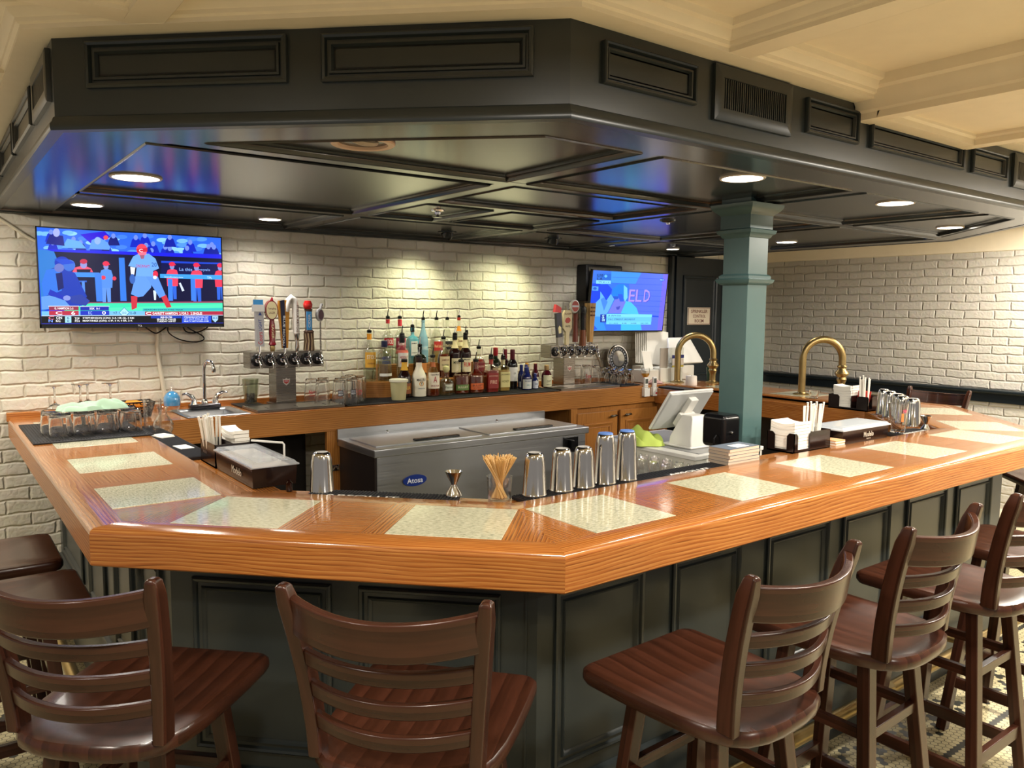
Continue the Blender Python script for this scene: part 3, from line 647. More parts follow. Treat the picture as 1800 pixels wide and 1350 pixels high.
# ================================================================== bar stools
def stool_proto():
    t = thing('bar_stool', 'dark brown ladder-back wooden bar stool', 'bar stool', (0, 0, 0), 0, 'wooden bar stools around the bar')
    # seat (faces +y): straight front, rounded back, dished top
    outl = []
    for k in range(7): a = -pi/2*0 + pi/2*k/6; outl.append((.185+.032*cos(a), .195+.032*sin(a)))
    half = [(.217, .195)]
    R_ = []
    for k in range(6): a = pi/2*k/5; R_.append((.178+.034*sin(a), .198+.034*cos(a)))      # front right corner, from the front edge round
    R_ += [(.212, .10), (.209, .0), (.203, -.08), (.192, -.14), (.172, -.19), (.14, -.222), (.09, -.240), (.04, -.246)]
    pts = R_ + [(-x, y) for x, y in R_[::-1]]
    m = MB(); rows = []
    n = len(pts)
    def ring(sc, z, dish=0): return [(x*sc, y*sc, z - dish*(1-((x*sc)**2/.05+(y*sc)**2/.06)*.9)) for x, y in pts]
    prof = [(.90, .722, 0), (.97, .724, 0), (.998, .735, 0), (1., .745, 0), (.995, .754, 0), (.97, .7605, 0), (.90, .762, .0), (.78, .7615, .003), (.60, .760, .006), (.40, .759, .007), (.2, .758, .007), (.02, .758, .007)]
    rows = [ring(*p) for p in prof]; vs = [p for r in rows for p in r]; fs = []; uvs = []
    for i in range(len(rows)-1):
        for j in range(n):
            f = (i*n+j, (i+1)*n+j, (i+1)*n+(j+1) % n, i*n+(j+1) % n); fs.append(f); uvs.append([(vs[k][1]+vs[k][2]*.3, vs[k][0]) for k in f])
    fs.append(list(range(n))); uvs.append([(vs[k][1], vs[k][0]) for k in fs[-1]]); fs.append([(len(rows)-1)*n+k for k in range(n)][::-1]); uvs.append([(vs[k][1], vs[k][0]) for k in fs[-1]])
    m.add(vs, fs, WALNUT, uvs); obj('seat', m, t)
    def bar(p, q, w, d, m, axis=None):
        """square-section bar from p to q; w across x, d across y"""
        p, q_ = Vector(p), Vector(q); tt = (q_-p).normalized(); a = Vector((1, 0, 0)) if axis is None else Vector(axis); a = (a - tt*a.dot(tt)).normalized(); b = tt.cross(a)
        rows = [[tuple(o + a*(i*w/2) + b*(j*d/2)) for i, j in ((-1, -1), (1, -1), (1, 1), (-1, 1))] for o in (p, q_)]
        return m.grid(rows, WALNUT, closed_u=True, cap0=True, cap1=True)
    zt = 1.12
    for sx in (-1, 1):
        m = MB(); rows = []
        for s_ in range(11):
            f = s_/10; z = .752 + (zt-.752)*f; x = sx*(.166 + .034*f**1.3); y = -.185 - .006*f - .062*f**1.8; w = .026 + .004*f; d = .046 - .006*f
            if f == 1: w *= .8; d *= .75
            if s_ == 10: z += .0
            rows.append([(x+i*w/2, y+j*d/2, z) for i, j in ((-1, -1), (1, -1), (1, 1), (-1, 1))])
        top = rows[-1]; rows.append([(p[0]*.0+sum(q[0] for q in top)/4 + (p[0]-sum(q[0] for q in top)/4)*.6, sum(q[1] for q in top)/4 + (p[1]-sum(q[1] for q in top)/4)*.6, zt+.007) for p in top])
        m.grid(rows, WALNUT, closed_u=True, cap0=True, cap1=True); obj('back_post', m, t, .006)
    def slat(z0, z1, th, bow, name, curve=0):
        m = MB(); rows = []; N_ = 14
        for k in range(N_+1):
            s_ = -1 + 2*k/N_; f = ((z0+z1)/2-.752)/(zt-.752); X = (.166+.034*f**1.3)-.004; yb_ = -.187 - .006*f - .062*f**1.8
            x = s_*X; y = yb_ - bow*(1-s_*s_); dz = -curve*(1-s_*s_)
            sl = 2*bow*s_/X; nx = -sl/hypot(1, sl); ny = 1/hypot(1, sl); lean = .012*(z1-z0)/.08
            rows.append([(x-nx*th/2*0 - nx*th/2, y-ny*th/2+lean*.5, z0+dz), (x+nx*th/2, y+ny*th/2+lean*.5, z0+dz), (x+nx*th/2, y+ny*th/2-lean*.5, z1+dz), (x-nx*th/2, y-ny*th/2-lean*.5, z1+dz)])
        m.grid(rows, WALNUT, closed_u=True, cap0=True, cap1=True); obj(name, m, t, .005)
    slat(1.022, 1.102, .020, .066, 'top_rail', .012)
    for z0, z1 in ((.955, .989), (.886, .920), (.817, .851)): slat(z0, z1, .018, .055, 'back_slat', .004)
    leg = []
    for sx in (-1, 1):
        for sy in (-1, 1):
            a, b = (sx*.120, sy*.115-.01, .724), (sx*.190, sy*.185-.01, 0); leg.append((sx, sy)); m = MB(); bar(a, b, .040, .036, m); obj('leg', m, t, .003)
    P = lambda sx, sy, z: (sx*(.19-.07*z/.724), sy*(.185-.07*z/.724)-.01, z)
    for z, prs in ((.25, ((-1, -1, 1, -1), (-1, 1, 1, 1))), (.20, ((-1, -1, -1, 1), (1, -1, 1, 1))), (.52, ((-1, -1, 1, -1), (-1, 1, 1, 1), (-1, -1, -1, 1), (1, -1, 1, 1)))):
        for a, b, c, d in prs: m = MB(); bar(P(a, b, z), P(c, d, z), .020, .042 if z < .4 else .030, m, axis=(1, 0, 0) if a == c else (0, 1, 0)); obj('stretcher', m, t, .002)
    m = MB(); m.box((0, -.01, .712), (.27, .27, .022), WALNUT); obj('seat_block', m, t)
    return t
ST = stool_proto()
spots = [((.845, 1.44), -radians(49), 'dark bar stool in the centre foreground with its ladder back towards the viewer'),
         ((.367, 1.918), -radians(45), 'dark bar stool at the lower left corner, its seat wide below the left bar corner'),
         ((.14, 2.77), -pi/2, 'bar stool at the left edge, nearer of two tucked beside the bar'),
         ((.12, 3.30), -pi/2, 'bar stool at the left edge, closest to the brick wall'),
         ((1.485, 1.19), radians(2), 'dark bar stool with scratched seat in the right foreground, first along the front run'),
         ((2.10, 1.185), radians(2), 'second dark bar stool along the right front run, light shining on its seat'),
         ((2.73, 1.175), 0, 'third dark bar stool along the front run, cut by the right picture edge'),
         ((3.36, 1.19), 0, 'fourth bar stool along the front run, half hidden behind its neighbours at the right'),
         ((4.93, 1.62), radians(45), 'bar stool facing the far right bar corner beyond the dark base'),
         ((5.37, 2.58), pi/2, 'dark chair back showing behind the steel tumblers on the far side of the bar')]
for i, (p, rz, lb) in enumerate(spots):
    o = ST if i == 0 else dup(ST, (*p, 0), rz, lb)
    o.location = (*p, 0); o.rotation_euler = (0, 0, rz); o['label'] = lb
# ================================================================== televisions
def screen_mat(name, strength):
    N = NT(name); at = N.n('ShaderNodeVertexColor', layer_name='Col'); N.l(at.outputs[0], N.b.inputs['Emission Color'])
    return N.set(Base_Color=(.01, .01, .012, 1), Emission_Strength=strength, Roughness=.4, Specular_IOR_Level=.15)
def homography(src, w, h):
    """picture coordinates of a quad (TL, TR, BR, BL) -> flat screen rectangle, projective"""
    dst = [(-w/2, h/2), (w/2, h/2), (w/2, -h/2), (-w/2, -h/2)]; A = []
    for (x, y), (u, v) in zip(src, dst):
        A.append([x, y, 1, 0, 0, 0, -u*x, -u*y, u]); A.append([0, 0, 0, x, y, 1, -v*x, -v*y, v])
    for i in range(8):
        p = max(range(i, 8), key=lambda r: abs(A[r][i])); A[i], A[p] = A[p], A[i]
        for r in range(8):
            if r != i:
                f_ = A[r][i]/A[i][i]
                for c in range(i, 9): A[r][c] -= f_*A[i][c]
    H_ = [A[i][8]/A[i][i] for i in range(8)] + [1]
    def F(x, y):
        d = H_[6]*x+H_[7]*y+1; return (H_[0]*x+H_[1]*y+H_[2])/d, (H_[3]*x+H_[4]*y+H_[5])/d
    return F
class Picture(MB):
    def __init__(s, F, m, w, h): super().__init__(); s.F = F; s.m = m; s.w = w; s.h = h; s.k = 0; s.cols = []; s.cur = (0, 0, 0)
    def poly(s, col, pts):
        s.cur = lin(col); s.k += 1; z = .00003*s.k; q = []
        for p in pts:
            u, v = s.F(*p); q.append((max(-s.w/2, min(s.w/2, u)), max(-s.h/2, min(s.h/2, v)), z))
        return s.add(q, [list(range(len(q)))], s.m)
    def rect(s, col, x0, y0, x1, y1): return s.poly(col, [(x0, y0), (x1, y0), (x1, y1), (x0, y1)])
    def ell(s, col, cx, cy, rx, ry, n=18): return s.poly(col, [(cx+rx*cos(2*pi*k/n), cy+ry*sin(2*pi*k/n)) for k in range(n)])
    def write(s, col, body, cx, cy, hh, ww):
        a = s.F(cx-ww/2, cy); b = s.F(cx+ww/2, cy); c = s.F(cx, cy-hh/2); d = s.F(cx, cy+hh/2)
        s.cur = lin(col); s.k += 1; return s.text(body, s.m, abs(c[1]-d[1]), abs(b[0]-a[0]), Matrix.Translation(((a[0]+b[0])/2, (c[1]+d[1])/2, .00003*s.k)))
TVT = lambda loc, tilt=0, roll=0: Matrix.Translation(loc) @ Matrix.Rotation(pi/2+tilt, 4, 'X') @ Matrix.Rotation(roll, 4, 'Z')
def television(name, label, loc, w, h, tilt, roll, deep, chin):
    t = thing(name, label, 'television', loc)
    m = MB(); m.T = TVT((0, 0, 0), tilt, roll); m.box((0, 0, -.012), (w, h, .022), BLACK); m.box((0, -.06, -.032), (w*.62, h*.55, .03), BLACK); obj('housing', m, t, .003)
    m = MB(); m.T = TVT((0, 0, 0), tilt, roll); z = .0012
    for c, d in (((0, h/2-.003), (w, .006)), ((0, -h/2+chin/2), (w, chin)), ((-w/2+.003, 0), (.006, h)), ((w/2-.003, 0), (.006, h))): m.box((*c, z), (*d, .004), BLACK)
    b = obj('bezel', m, t)
    bx_ = 0 if deep < .2 else .16
    m = MB(); m.box((bx_, deep/2+.04, -.02), (.22, deep-.045, .06), MATTE); m.box((bx_, deep-.006, -.02), (.24, .012, .26), MATTE); obj('wall_bracket', m, t)
    return t
# --- left set: a ball game
t1 = television('television', 'wide television showing a batter in blue, on the brick wall at the left', (.9335, 4.675, 1.790), .923, .516, 0, 0, .105, .020)
SW, SH = .911, .490
F = homography([(258, 80), (1540, 158), (1543, 750), (281, 750)], SW, SH)
P = Picture(F, screen_mat('screen_glow', 1.3), SW, SH); P.T = TVT((0, -.0005, .007))
P.poly('#1a3fd0', [(250, 70), (1560, 140), (1560, 780), (250, 780)])
P.poly('#2b62e0', [(258, 80), (1540, 158), (1540, 285), (260, 235)])
rnd = random.Random(5)
for k in range(46): x = 270+1270*rnd.random(); P.ell(rnd.choice(['#6fb0f4', '#86c4f6', '#4f8ff0', '#3f7ae8']), x, 95+.06*(x-260)+rnd.random()*130, 40, 15)
for k in range(26): x = 290+1240*rnd.random(); y = 100+.06*(x-260)+rnd.random()*110; P.poly(rnd.choice(['#0d1c8c', '#12209a', '#1226b8', '#0b1670']), [(x-42, y+60), (x-26, y+8), (x, y-10), (x+26, y+8), (x+44, y+60)]); P.ell('#6d86d8', x, y-6, 15, 18)
P.poly('#2a10c8', [(560, 130), (730, 110), (770, 150), (640, 200)]); P.ell('#e84a50', 738, 153, 17, 15)
P.poly('#5b94e8', [(620, 232), (640, 170), (690, 150), (745, 185), (768, 220), (760, 238)]); P.ell('#88a8e0', 680, 175, 22, 26)
P.poly('#5c9fd6', [(430, 225), (470, 160), (560, 180), (600, 228)])
P.poly('#0f1878', [(320, 195), (350, 130), (440, 140), (450, 210)]); P.ell('#9aa4dc', 395, 118, 24, 30)
P.poly('#2a74c4', [(258, 235), (420, 240), (500, 600), (285, 660)])
P.poly('#0a0d33', [(370, 235), (1545, 300), (1545, 600), (520, 600)])
P.poly('#1b1fd6', [(300, 232), (1545, 272), (1545, 302), (380, 250)])
P.poly('#1a40c4', [(1120, 315), (1545, 330), (1545, 420), (1120, 420)]); P.poly('#0b1048', [(1120, 330), (1545, 340), (1545, 420), (1120, 420)])
P.write('#7aa2e8', 'La this', 1290, 375, 22, 90); P.write('#7aa2e8', 'royals', 1420, 380, 20, 80)
P.poly('#2f73d8', [(825, 293), (865, 293), (875, 592), (832, 592)])
P.poly('#8d3b58', [(560, 600), (1545, 596), (1545, 612), (520, 612)])
P.poly('#35d6a6', [(400, 668), (620, 606), (1545, 608), (1545, 672)]); P.poly('#4cecae', [(700, 640), (1545, 616), (1545, 640), (760, 662)])
def player(x, y, s_, cap='#d82b4c', top='#e83552', face='#7d89c8', low='#2c5fd0'):
    P.poly(low, [(x-34*s_, y+150*s_), (x-30*s_, y+300*s_), (x-4*s_, y+300*s_), (x, y+190*s_), (x+8*s_, y+300*s_), (x+34*s_, y+300*s_), (x+34*s_, y+150*s_)])
    P.poly(top, [(x-50*s_, y+90*s_), (x-38*s_, y+55*s_), (x, y+42*s_), (x+40*s_, y+55*s_), (x+52*s_, y+95*s_), (x+46*s_, y+190*s_), (x-44*s_, y+190*s_)])
    P.ell(face, x, y+24*s_, 20*s_, 26*s_); P.ell(cap, x, y+4*s_, 26*s_, 19*s_); P.rect(cap, x-6*s_, y+6*s_, x+32*s_, y+14*s_)
player(1195, 335, .82, top='#ee3f5a'); player(1365, 342, .85, top='#ee3f5a'); player(1530, 345, .8)
P.poly('#f0506a', [(500, 392), (520, 360), (580, 345), (630, 365), (645, 392)]); P.ell('#8a8cc8', 580, 340, 24, 26); P.ell('#b52746', 580, 318, 26, 17); P.poly('#0c1030', [(530, 372), (630, 372), (610, 455), (545, 455)])
player(735, 330, .9, top='#4f86dc', low='#5a8ce0'); P.ell('#e0384e', 715, 430, 17, 14); P.ell('#e0384e', 792, 436, 14, 14)
P.poly('#3b86e6', [(500, 392), (690, 396), (690, 428), (500, 424)]); P.poly('#3a78dc', [(655, 400), (703, 400), (708, 594), (665, 594)]); P.rect('#2a5bc0', 500, 450, 600, 462); P.poly('#4f86dc', [(565, 455), (585, 455), (590, 590), (570, 590)])
P.poly('#3a96e2', [(1110, 406), (1545, 416), (1545, 448), (1110, 434)]); P.write('#bfe0ff', 'Scorefooters.com', 1205, 428, 12, 130); P.write('#bfe0ff', 'TPL', 1455, 434, 16, 36)
for x in (1163, 1322): P.poly('#3a78dc', [(x, 440), (x+32, 442), (x+34, 592), (x+2, 592)])
P.poly('#c9d4ea', [(1240, 470), (1252, 466), (1278, 522), (1262, 528)]); P.poly('#cfe4f6', [(1060, 520), (1082, 520), (1078, 586), (1066, 586)])
# catcher and umpire
P.poly('#1637a8', [(300, 560), (330, 380), (420, 340), (520, 400), (600, 560), (560, 620), (300, 640)])
P.poly('#2f6fd6', [(285, 470), (320, 375), (400, 365), (430, 420), (425, 520), (300, 560)])
P.poly('#0d1a60', [(385, 400), (430, 395), (440, 500), (400, 520)])
P.ell('#0f2fae', 430, 325, 52, 42); P.ell('#3769c8', 480, 345, 42, 40); P.ell('#6670b8', 410, 362, 34, 30); P.poly('#1744c4', [(375, 300), (470, 300), (520, 330), (430, 340)])
P.poly('#5e93d8', [(283, 560), (340, 552), (440, 580), (480, 624), (283, 650)]); P.poly('#1a2fae', [(345, 510), (450, 560), (440, 585), (330, 545)]); P.poly('#283c98', [(470, 560), (560, 545), (620, 590), (590, 625), (490, 600)]); P.ell('#7f8cd0', 460, 570, 26, 18)
# batter
P.poly('#c2303f', [(905, 558), (950, 558), (944, 640), (908, 654)]); P.poly('#c2303f', [(1112, 560), (1150, 552), (1186, 636), (1150, 640)])
P.poly('#5f93e6', [(938, 420), (1058, 420), (1046, 500), (990, 560), (955, 566), (905, 545)]); P.poly('#5a8de2', [(1010, 420), (1092, 420), (1146, 552), (1104, 572), (1060, 500)])
P.poly('#6aa0ea', [(890, 350), (925, 285), (970, 262), (1035, 266), (1080, 300), (1104, 368), (1062, 385), (1066, 425), (940, 420), (948, 362)])
P.poly('#e8ecf6', [(904, 356), (938, 362), (930, 410), (908, 408)]); P.ell('#355fb0', 917, 440, 20, 34); P.ell('#e2304a', 1078, 408, 18, 24); P.ell('#e8e2ee', 1074, 430, 14, 12)
P.poly('#9a5a70', [(968, 270), (1006, 270), (1000, 300), (980, 302)]); P.ell('#e2455c', 986, 236, 38, 38); P.poly('#c8283c', [(948, 232), (1026, 226), (1024, 252), (952, 258)]); P.poly('#ef6f86', [(958, 258), (1020, 252), (1014, 274), (966, 276)])
P.write('#f4f4ff', 'C', 980, 244, 22, 26); P.write('#b53064', 'CINCINNATI', 990, 352, 20, 96); P.write('#2c58a8', '20', 1070, 342, 30, 36)
# score graphics
P.rect('#6fb4dc', 283, 660, 1000, 690); P.rect('#8c2a44', 335, 628, 540, 654); P.rect('#e6e6f2', 331, 624, 544, 628); P.rect('#1726a0', 552, 630, 750, 656); P.rect('#d2dcf6', 548, 626, 754, 630)
P.rect('#b02a42', 335, 658, 540, 688); P.rect('#1c2fb4', 552, 658, 752, 688)
P.write('#ffffff', 'G. HAMPSON 2-3', 438, 641, 15, 130); P.write('#ffffff', 'SISK  0-1', 650, 643, 14, 70); P.write('#ffffff', 'C', 403, 673, 22, 46); P.write('#ffffff', '6', 502, 673, 24, 28); P.write('#9ab8f4', 'KC', 620, 673, 22, 26); P.write('#ffffff', '0', 715, 673, 24, 26)
P.write('#16306a', '+7', 793, 674, 18, 26); P.write('#16306a', '1-0', 919, 675, 18, 36)
for r, c in ((38, '#3a80b0'), (32, '#a8dcf0')): P.poly(c, [(856, 672-r), (856+r, 672), (856, 672+r), (856-r, 672)])
P.write('#2a64a0', 'OO', 856, 674, 16, 30); P.rect('#30b0b4', 985, 644, 1540, 662); P.write('#12405a', 'SEASON STATS THIS YEAR', 1130, 653, 10, 270)
P.rect('#a8243e', 1000, 665, 1543, 692); P.write('#ffffff', 'C', 1024, 678, 18, 38); P.write('#ffffff', 'GARRETT HAMPSON  2 FOR 3   2 SINGLES', 1225, 679, 16, 345)
P.rect('#05060f', 270, 694, 1560, 775); P.rect('#c6d2ee', 283, 690, 1543, 694)
P.write('#f06a7a', 'C', 350, 706, 22, 40); P.write('#ffffff', 'CIN', 404, 706, 17, 40); P.write('#7aa0ff', 'N', 345, 726, 20, 28); P.write('#ffffff', 'KC', 398, 727, 17, 32); P.rect('#9cd2e8', 445, 696, 488, 740); P.write('#1a3a68', '6', 466, 707, 16, 16); P.write('#1a3a68', '0', 466, 728, 16, 16)
P.write('#ffffff', 'TOP', 528, 711, 14, 34); P.write('#ffffff', '7TH', 528, 729, 14, 34); P.write('#ffffff', 'STEPHENSON (CIN): 3-4, HR (2), 3 RBI', 745, 710, 15, 355); P.write('#ffffff', 'MARTINEZ (CIN): 6 IP, 3 H, 0 ER, 2 K', 740, 729, 15, 345)
P.rect('#1c46c8', 1255, 696, 1460, 745); P.rect('#1538a8', 1040, 696, 1250, 712)
for y, b_ in ((705, 'MLB ON TBS'), (719, 'BRAVES AT PHILLIES'), (733, 'TUESDAY 6:30 ET')): P.write('#ffffff', b_, 1148, y, 11, 130 if y > 710 else 80)
for y, b_ in ((705, 'STREAM MLB NETWORK 24/7'), (719, 'LET OUT FOR $6 WK'), (733, 'MLB.TV NETWORK.COM')): P.write('#dce8ff', b_, 1355, y, 10, 170)
P.poly('#9cc4e8', [(1466, 698), (1508, 698), (1506, 724), (1487, 742), (1468, 724)]); P.write('#1c3c90', 'MLB', 1487, 712, 10, 30)
P.rect('#2b35b0', 283, 744, 1543, 748)
o_ = obj('screen', P, t1)
m = MB(); m.text('TCL', mat('badge_white', '#dfe3ee', .4), .009, .022, Matrix.Translation((.01, -.0036, -.2475)) @ rx90); obj('maker_badge', m, t1)
# --- right set: a seated player with bowed head
t2 = television('television', 'small tilted television showing a pale blue player and ELD, next to the dark door', (4.572, 4.555, 1.715), .855, .488, radians(6), radians(-.3), .215, .010)
SW, SH = .843, .472
F = homography([(170, 150), (1465, 195), (1385, 1195), (105, 1215)], SW, SH)
P = Picture(F, bpy.data.materials['screen_glow'], SW, SH); P.T = TVT((0, 0, 0), radians(6), radians(-.3)) @ Matrix.Translation((0, 0, .0012))
P.poly('#2f6cf0', [(90, 130), (1480, 170), (1400, 1210), (90, 1230)])
P.poly('#4f6cf4', [(760, 160), (1480, 180), (1400, 1210), (900, 1210)]); P.poly('#6a62f6', [(1380, 190), (1480, 195), (1400, 1210), (1300, 1210)]); P.poly('#3d8cf8', [(480, 160), (1000, 170), (900, 380), (480, 360)])
for k, y in enumerate((262, 370, 470, 570, 660, 755, 850)): P.poly('#3558d8', [(500+k*55, y), (1400-k*6, y+14), (1400-k*6, y+20), (500+k*55, y+6)])
P.poly('#1d46d6', [(1190, 930), (1320, 938), (1320, 960), (1190, 955)])
for b_, x in (('E', 845), ('L', 965), ('D', 1105)): P.write('#3a3fc0', b_, x+8, 592, 215, 105); P.write('#a08af0', b_, x, 584, 215, 105)
P.poly('#0f3fd8', [(150, 380), (300, 380), (300, 640), (180, 760), (110, 900)]); P.poly('#1240e0', [(300, 400), (420, 390), (500, 480), (470, 640), (380, 690), (300, 520)])
P.poly('#46b6f0', [(640, 900), (740, 680), (830, 700), (930, 800), (975, 920)]); P.poly('#6a72d8', [(440, 900), (560, 640), (720, 640), (740, 700), (660, 900)]); P.poly('#3c48b8', [(575, 790), (650, 770), (630, 830), (590, 835)])
P.poly('#1a78e8', [(500, 600), (510, 470), (600, 390), (700, 380), (760, 450), (750, 640), (680, 690), (610, 620)]); P.poly('#1d50c8', [(455, 670), (520, 600), (620, 600), (600, 650)]); P.poly('#2456d8', [(600, 560), (680, 560), (710, 690), (640, 690)])
P.poly('#69c0f6', [(700, 400), (760, 450), (770, 620), (730, 690), (705, 640)])
P.poly('#5ca4f2', [(190, 760), (300, 640), (300, 520), (370, 620), (400, 690), (480, 560), (540, 650), (440, 880), (330, 1000), (220, 960)]); P.poly('#3f7ee6', [(310, 660), (360, 620), (430, 700), (370, 860)])
P.poly('#3cb0ee', [(670, 1090), (1010, 1090), (1030, 1190), (670, 1200)]); P.poly('#2f86ea', [(120, 960), (330, 960), (420, 1200), (110, 1210)]); P.poly('#2350c8', [(180, 1080), (270, 1180), (200, 1200)])
P.rect('#1f62c8', 228, 205, 476, 325); P.rect('#7cc8f0', 222, 325, 474, 385)
for i, b_ in enumerate(('L10', 'L.A.')): P.write('#081a50', b_, 290, 238+60*i, 46, 95)
P.poly('#5fb4ee', [(385, 220), (415, 250), (385, 280), (355, 250)]); P.write('#1a4a88', 'W 2 - 1', 350, 355, 22, 180)
P.poly('#4f98ee', [(160, 430), (265, 435), (262, 510), (155, 505)]); P.ell('#1c56c0', 205, 470, 32, 24); P.ell('#1c5ad0', 1360, 295, 42, 26); P.write('#c4f0ff', 'MLB', 1358, 296, 16, 60)
P.rect('#74d0f2', 415, 912, 1202, 960); P.rect('#62bcee', 415, 960, 1195, 1040); P.rect('#6cc8f0', 415, 1040, 1188, 1092); P.rect('#14329c', 310, 920, 412, 1060); P.write('#b8ecff', 'S', 360, 960, 62, 40); P.write('#b8ecff', 'ox', 366, 1020, 46, 50)
P.write('#0e3a78', '28  LENYN SOSA', 555, 940, 26, 220); P.write('#0a2c68', '0 for 2  STRIKEOUT, GROUNDOUT', 680, 1005, 34, 460); P.write('#1a4c8c', '.211 AVG      4 HR      16 RBI      .542 OPS', 800, 1072, 20, 680)
obj('screen', P, t2)
# cables
CAB = mat('white_cable', '#cfc7b2', .5)
m = MB(); pts = [(.52, 4.73, 1.95), (.44, 4.765, 2.0), (.36, 4.768, 2.06), (.30, 4.768, 2.10)]; m.tube(pts, .008, CAB)
tag(obj('cable', m), 'pale cable running from the left television up to the soffit corner', 'cable')
m = MB(); m.tube([(1.045, 4.74, 1.54), (1.05, 4.755, 1.50), (1.048, 4.766, 1.43), (1.06, 4.768, 1.30), (1.075, 4.768, 1.18), (1.09, 4.768, 1.10)], [.008, .008, .011, .011, .012, .012], CAB)
tag(obj('cable', m), 'white cord hanging down the bricks under the left television', 'cable')
for a, lb in ((((.98, 4.74, 1.535), (1.02, 4.74, 1.505), (1.045, 4.745, 1.498), (1.08, 4.74, 1.52), (1.10, 4.735, 1.54)), 'short black wire sagging below the left television near its middle'), (((1.10, 4.73, 1.54), (1.105, 4.735, 1.50), (1.16, 4.74, 1.462), (1.24, 4.74, 1.445), (1.295, 4.745, 1.455), (1.29, 4.745, 1.48), (1.22, 4.74, 1.52), (1.20, 4.735, 1.54)), 'long black wire looping below the left television'), (((1.18, 4.73, 1.54), (1.20, 4.74, 1.505), (1.25, 4.745, 1.497), (1.30, 4.74, 1.515), (1.33, 4.735, 1.54)), 'black wire sagging below the right end of the left television')):
    m = MB(); P3 = [Vector(p) for p in a]; q_ = []
    for i in range(len(P3)-1):
        for s_ in (0, .25, .5, .75):
            p0, p1, p2, p3 = P3[max(i-1, 0)], P3[i], P3[i+1], P3[min(i+2, len(P3)-1)]
            q_.append(.5*((2*p1)+(p2-p0)*s_+(2*p0-5*p1+4*p2-p3)*s_**2+(3*p1-p0-3*p2+p3)*s_**3))
    q_.append(P3[-1]); m.tube(q_, .004, BLACK, 6); tag(obj('cable', m), lb, 'cable')
m = MB(); m.tube([(4.33, 4.74, 1.50), (4.36, 4.768, 1.42), (4.40, 4.768, 1.33), (4.47, 4.766, 1.22), (4.50, 4.766, 1.12)], [.005, .005, .006, .010, .010], CAB); tag(obj('cable', m), 'white cord hanging below the right television to the counter', 'cable')
sp = thing('wall_speaker', 'black box speaker on the wall behind the small right television', 'speaker', (4.40, 4.72, 1.86))
m = MB(); m.box((0, 0, 0), (.40, .115, .29), MATTE); obj('cabinet_box', m, sp, .012); m = MB(); m.box((0, -.059, 0), (.36, .006, .25), BLACK); obj('grille', m, sp, .002)

# ================================================================== beer towers
def faucet(x, mbT, parent):
    m = MB(); m.at(*mbT); m.at(x, mbT[1], mbT[2], rx=pi/2)
    m.lathe([(.036, -.002), (.036, .004), (.031, .009), (.020, .010)], BLACK, 22); m.lathe([(.016, .008), (.016, .014), (.011, .018), (.011, .045), (.014, .048), (.014, .058), (.009, .062)], CHROME, 16)
    m.T = Matrix.Translation((x, mbT[1]-.05, mbT[2]))
    m.tube([(0, 0, .012), (0, -.004, .0), (0, -.016, -.018), (0, -.024, -.045)], [.009, .011, .009, .007], CHROME, 12)
    m.lathe([(.010, .006), (.011, .016), (.007, .022), (.009, .030), (.005, .036), (.005, .052)], CHROME, 14)
    return obj('faucet', m, parent)
def beer_tower(label, loc, w, hx, hz, n, cw):
    t = thing('beer_tower', label, 'beer tower', loc)
    m = MB(); m.box((0, 0, hz/2+.006), (cw, .125, hz), STEEL, 2); m.box((0, 0, .004), (cw+.03, .15, .008), STEEL); obj('column_body', m, t, .003)
    m = MB(); m.box((hx, -.005, hz+.048), (w, .125, .096), STEEL, 0); obj('head_box', m, t, .004)
    m = MB(); RD = mat('crest_red', '#b23a34', .4); m.T = Matrix.Translation((0, -.0635, hz*.62)) @ rx90
    m.prism([(-.022, .018), (-.010, .014), (0, .022), (.010, .014), (.022, .018), (.020, -.006), (0, -.024), (-.020, -.006)], 0, .001, mat('crest_silver', '#d8d2cc', .3, .6)); m.prism([(-.016, .009), (.016, .009), (.014, -.005), (0, -.014), (-.014, -.005)], .001, .002, RD)
    m.text('BEER', mat('badge_white', '#fff'), .006, .022, Matrix.Translation((0, .003, .0023))); obj('crest', m, t)
    xs = []
    for i in range(n):
        x = hx - w/2 + w*(i+.5)/n + .004; xs.append(x); faucet(x, (0, -.0685, hz+.048), t)
    return t, xs
T1, X1 = beer_tower('six-tap steel beer tower left of the bottles, with white, red, blue and brown tap handles', (1.712, 4.61, ZB), .445, .008, .222, 6, .122)
T2, X2 = beer_tower('steel beer tower beside the right television, with wooden and black tap handles', (3.897, 4.56, ZB), .446, .036, .218, 6, .112)
def H(name, mb, parent, label, bevel=0):
    mb.v = [(p[0], p[1], z0+(p[2]-z0)*1.15) for p in mb.v]; return obj(name, mb, parent, bevel, label=label)
def base_z(hz): return hz+.048+.052
LET = lambda x, y, z, roll=0: Matrix.Translation((x, y, z)) @ rx90 @ Matrix.Rotation(roll, 4, 'Z')
yh = -.1185
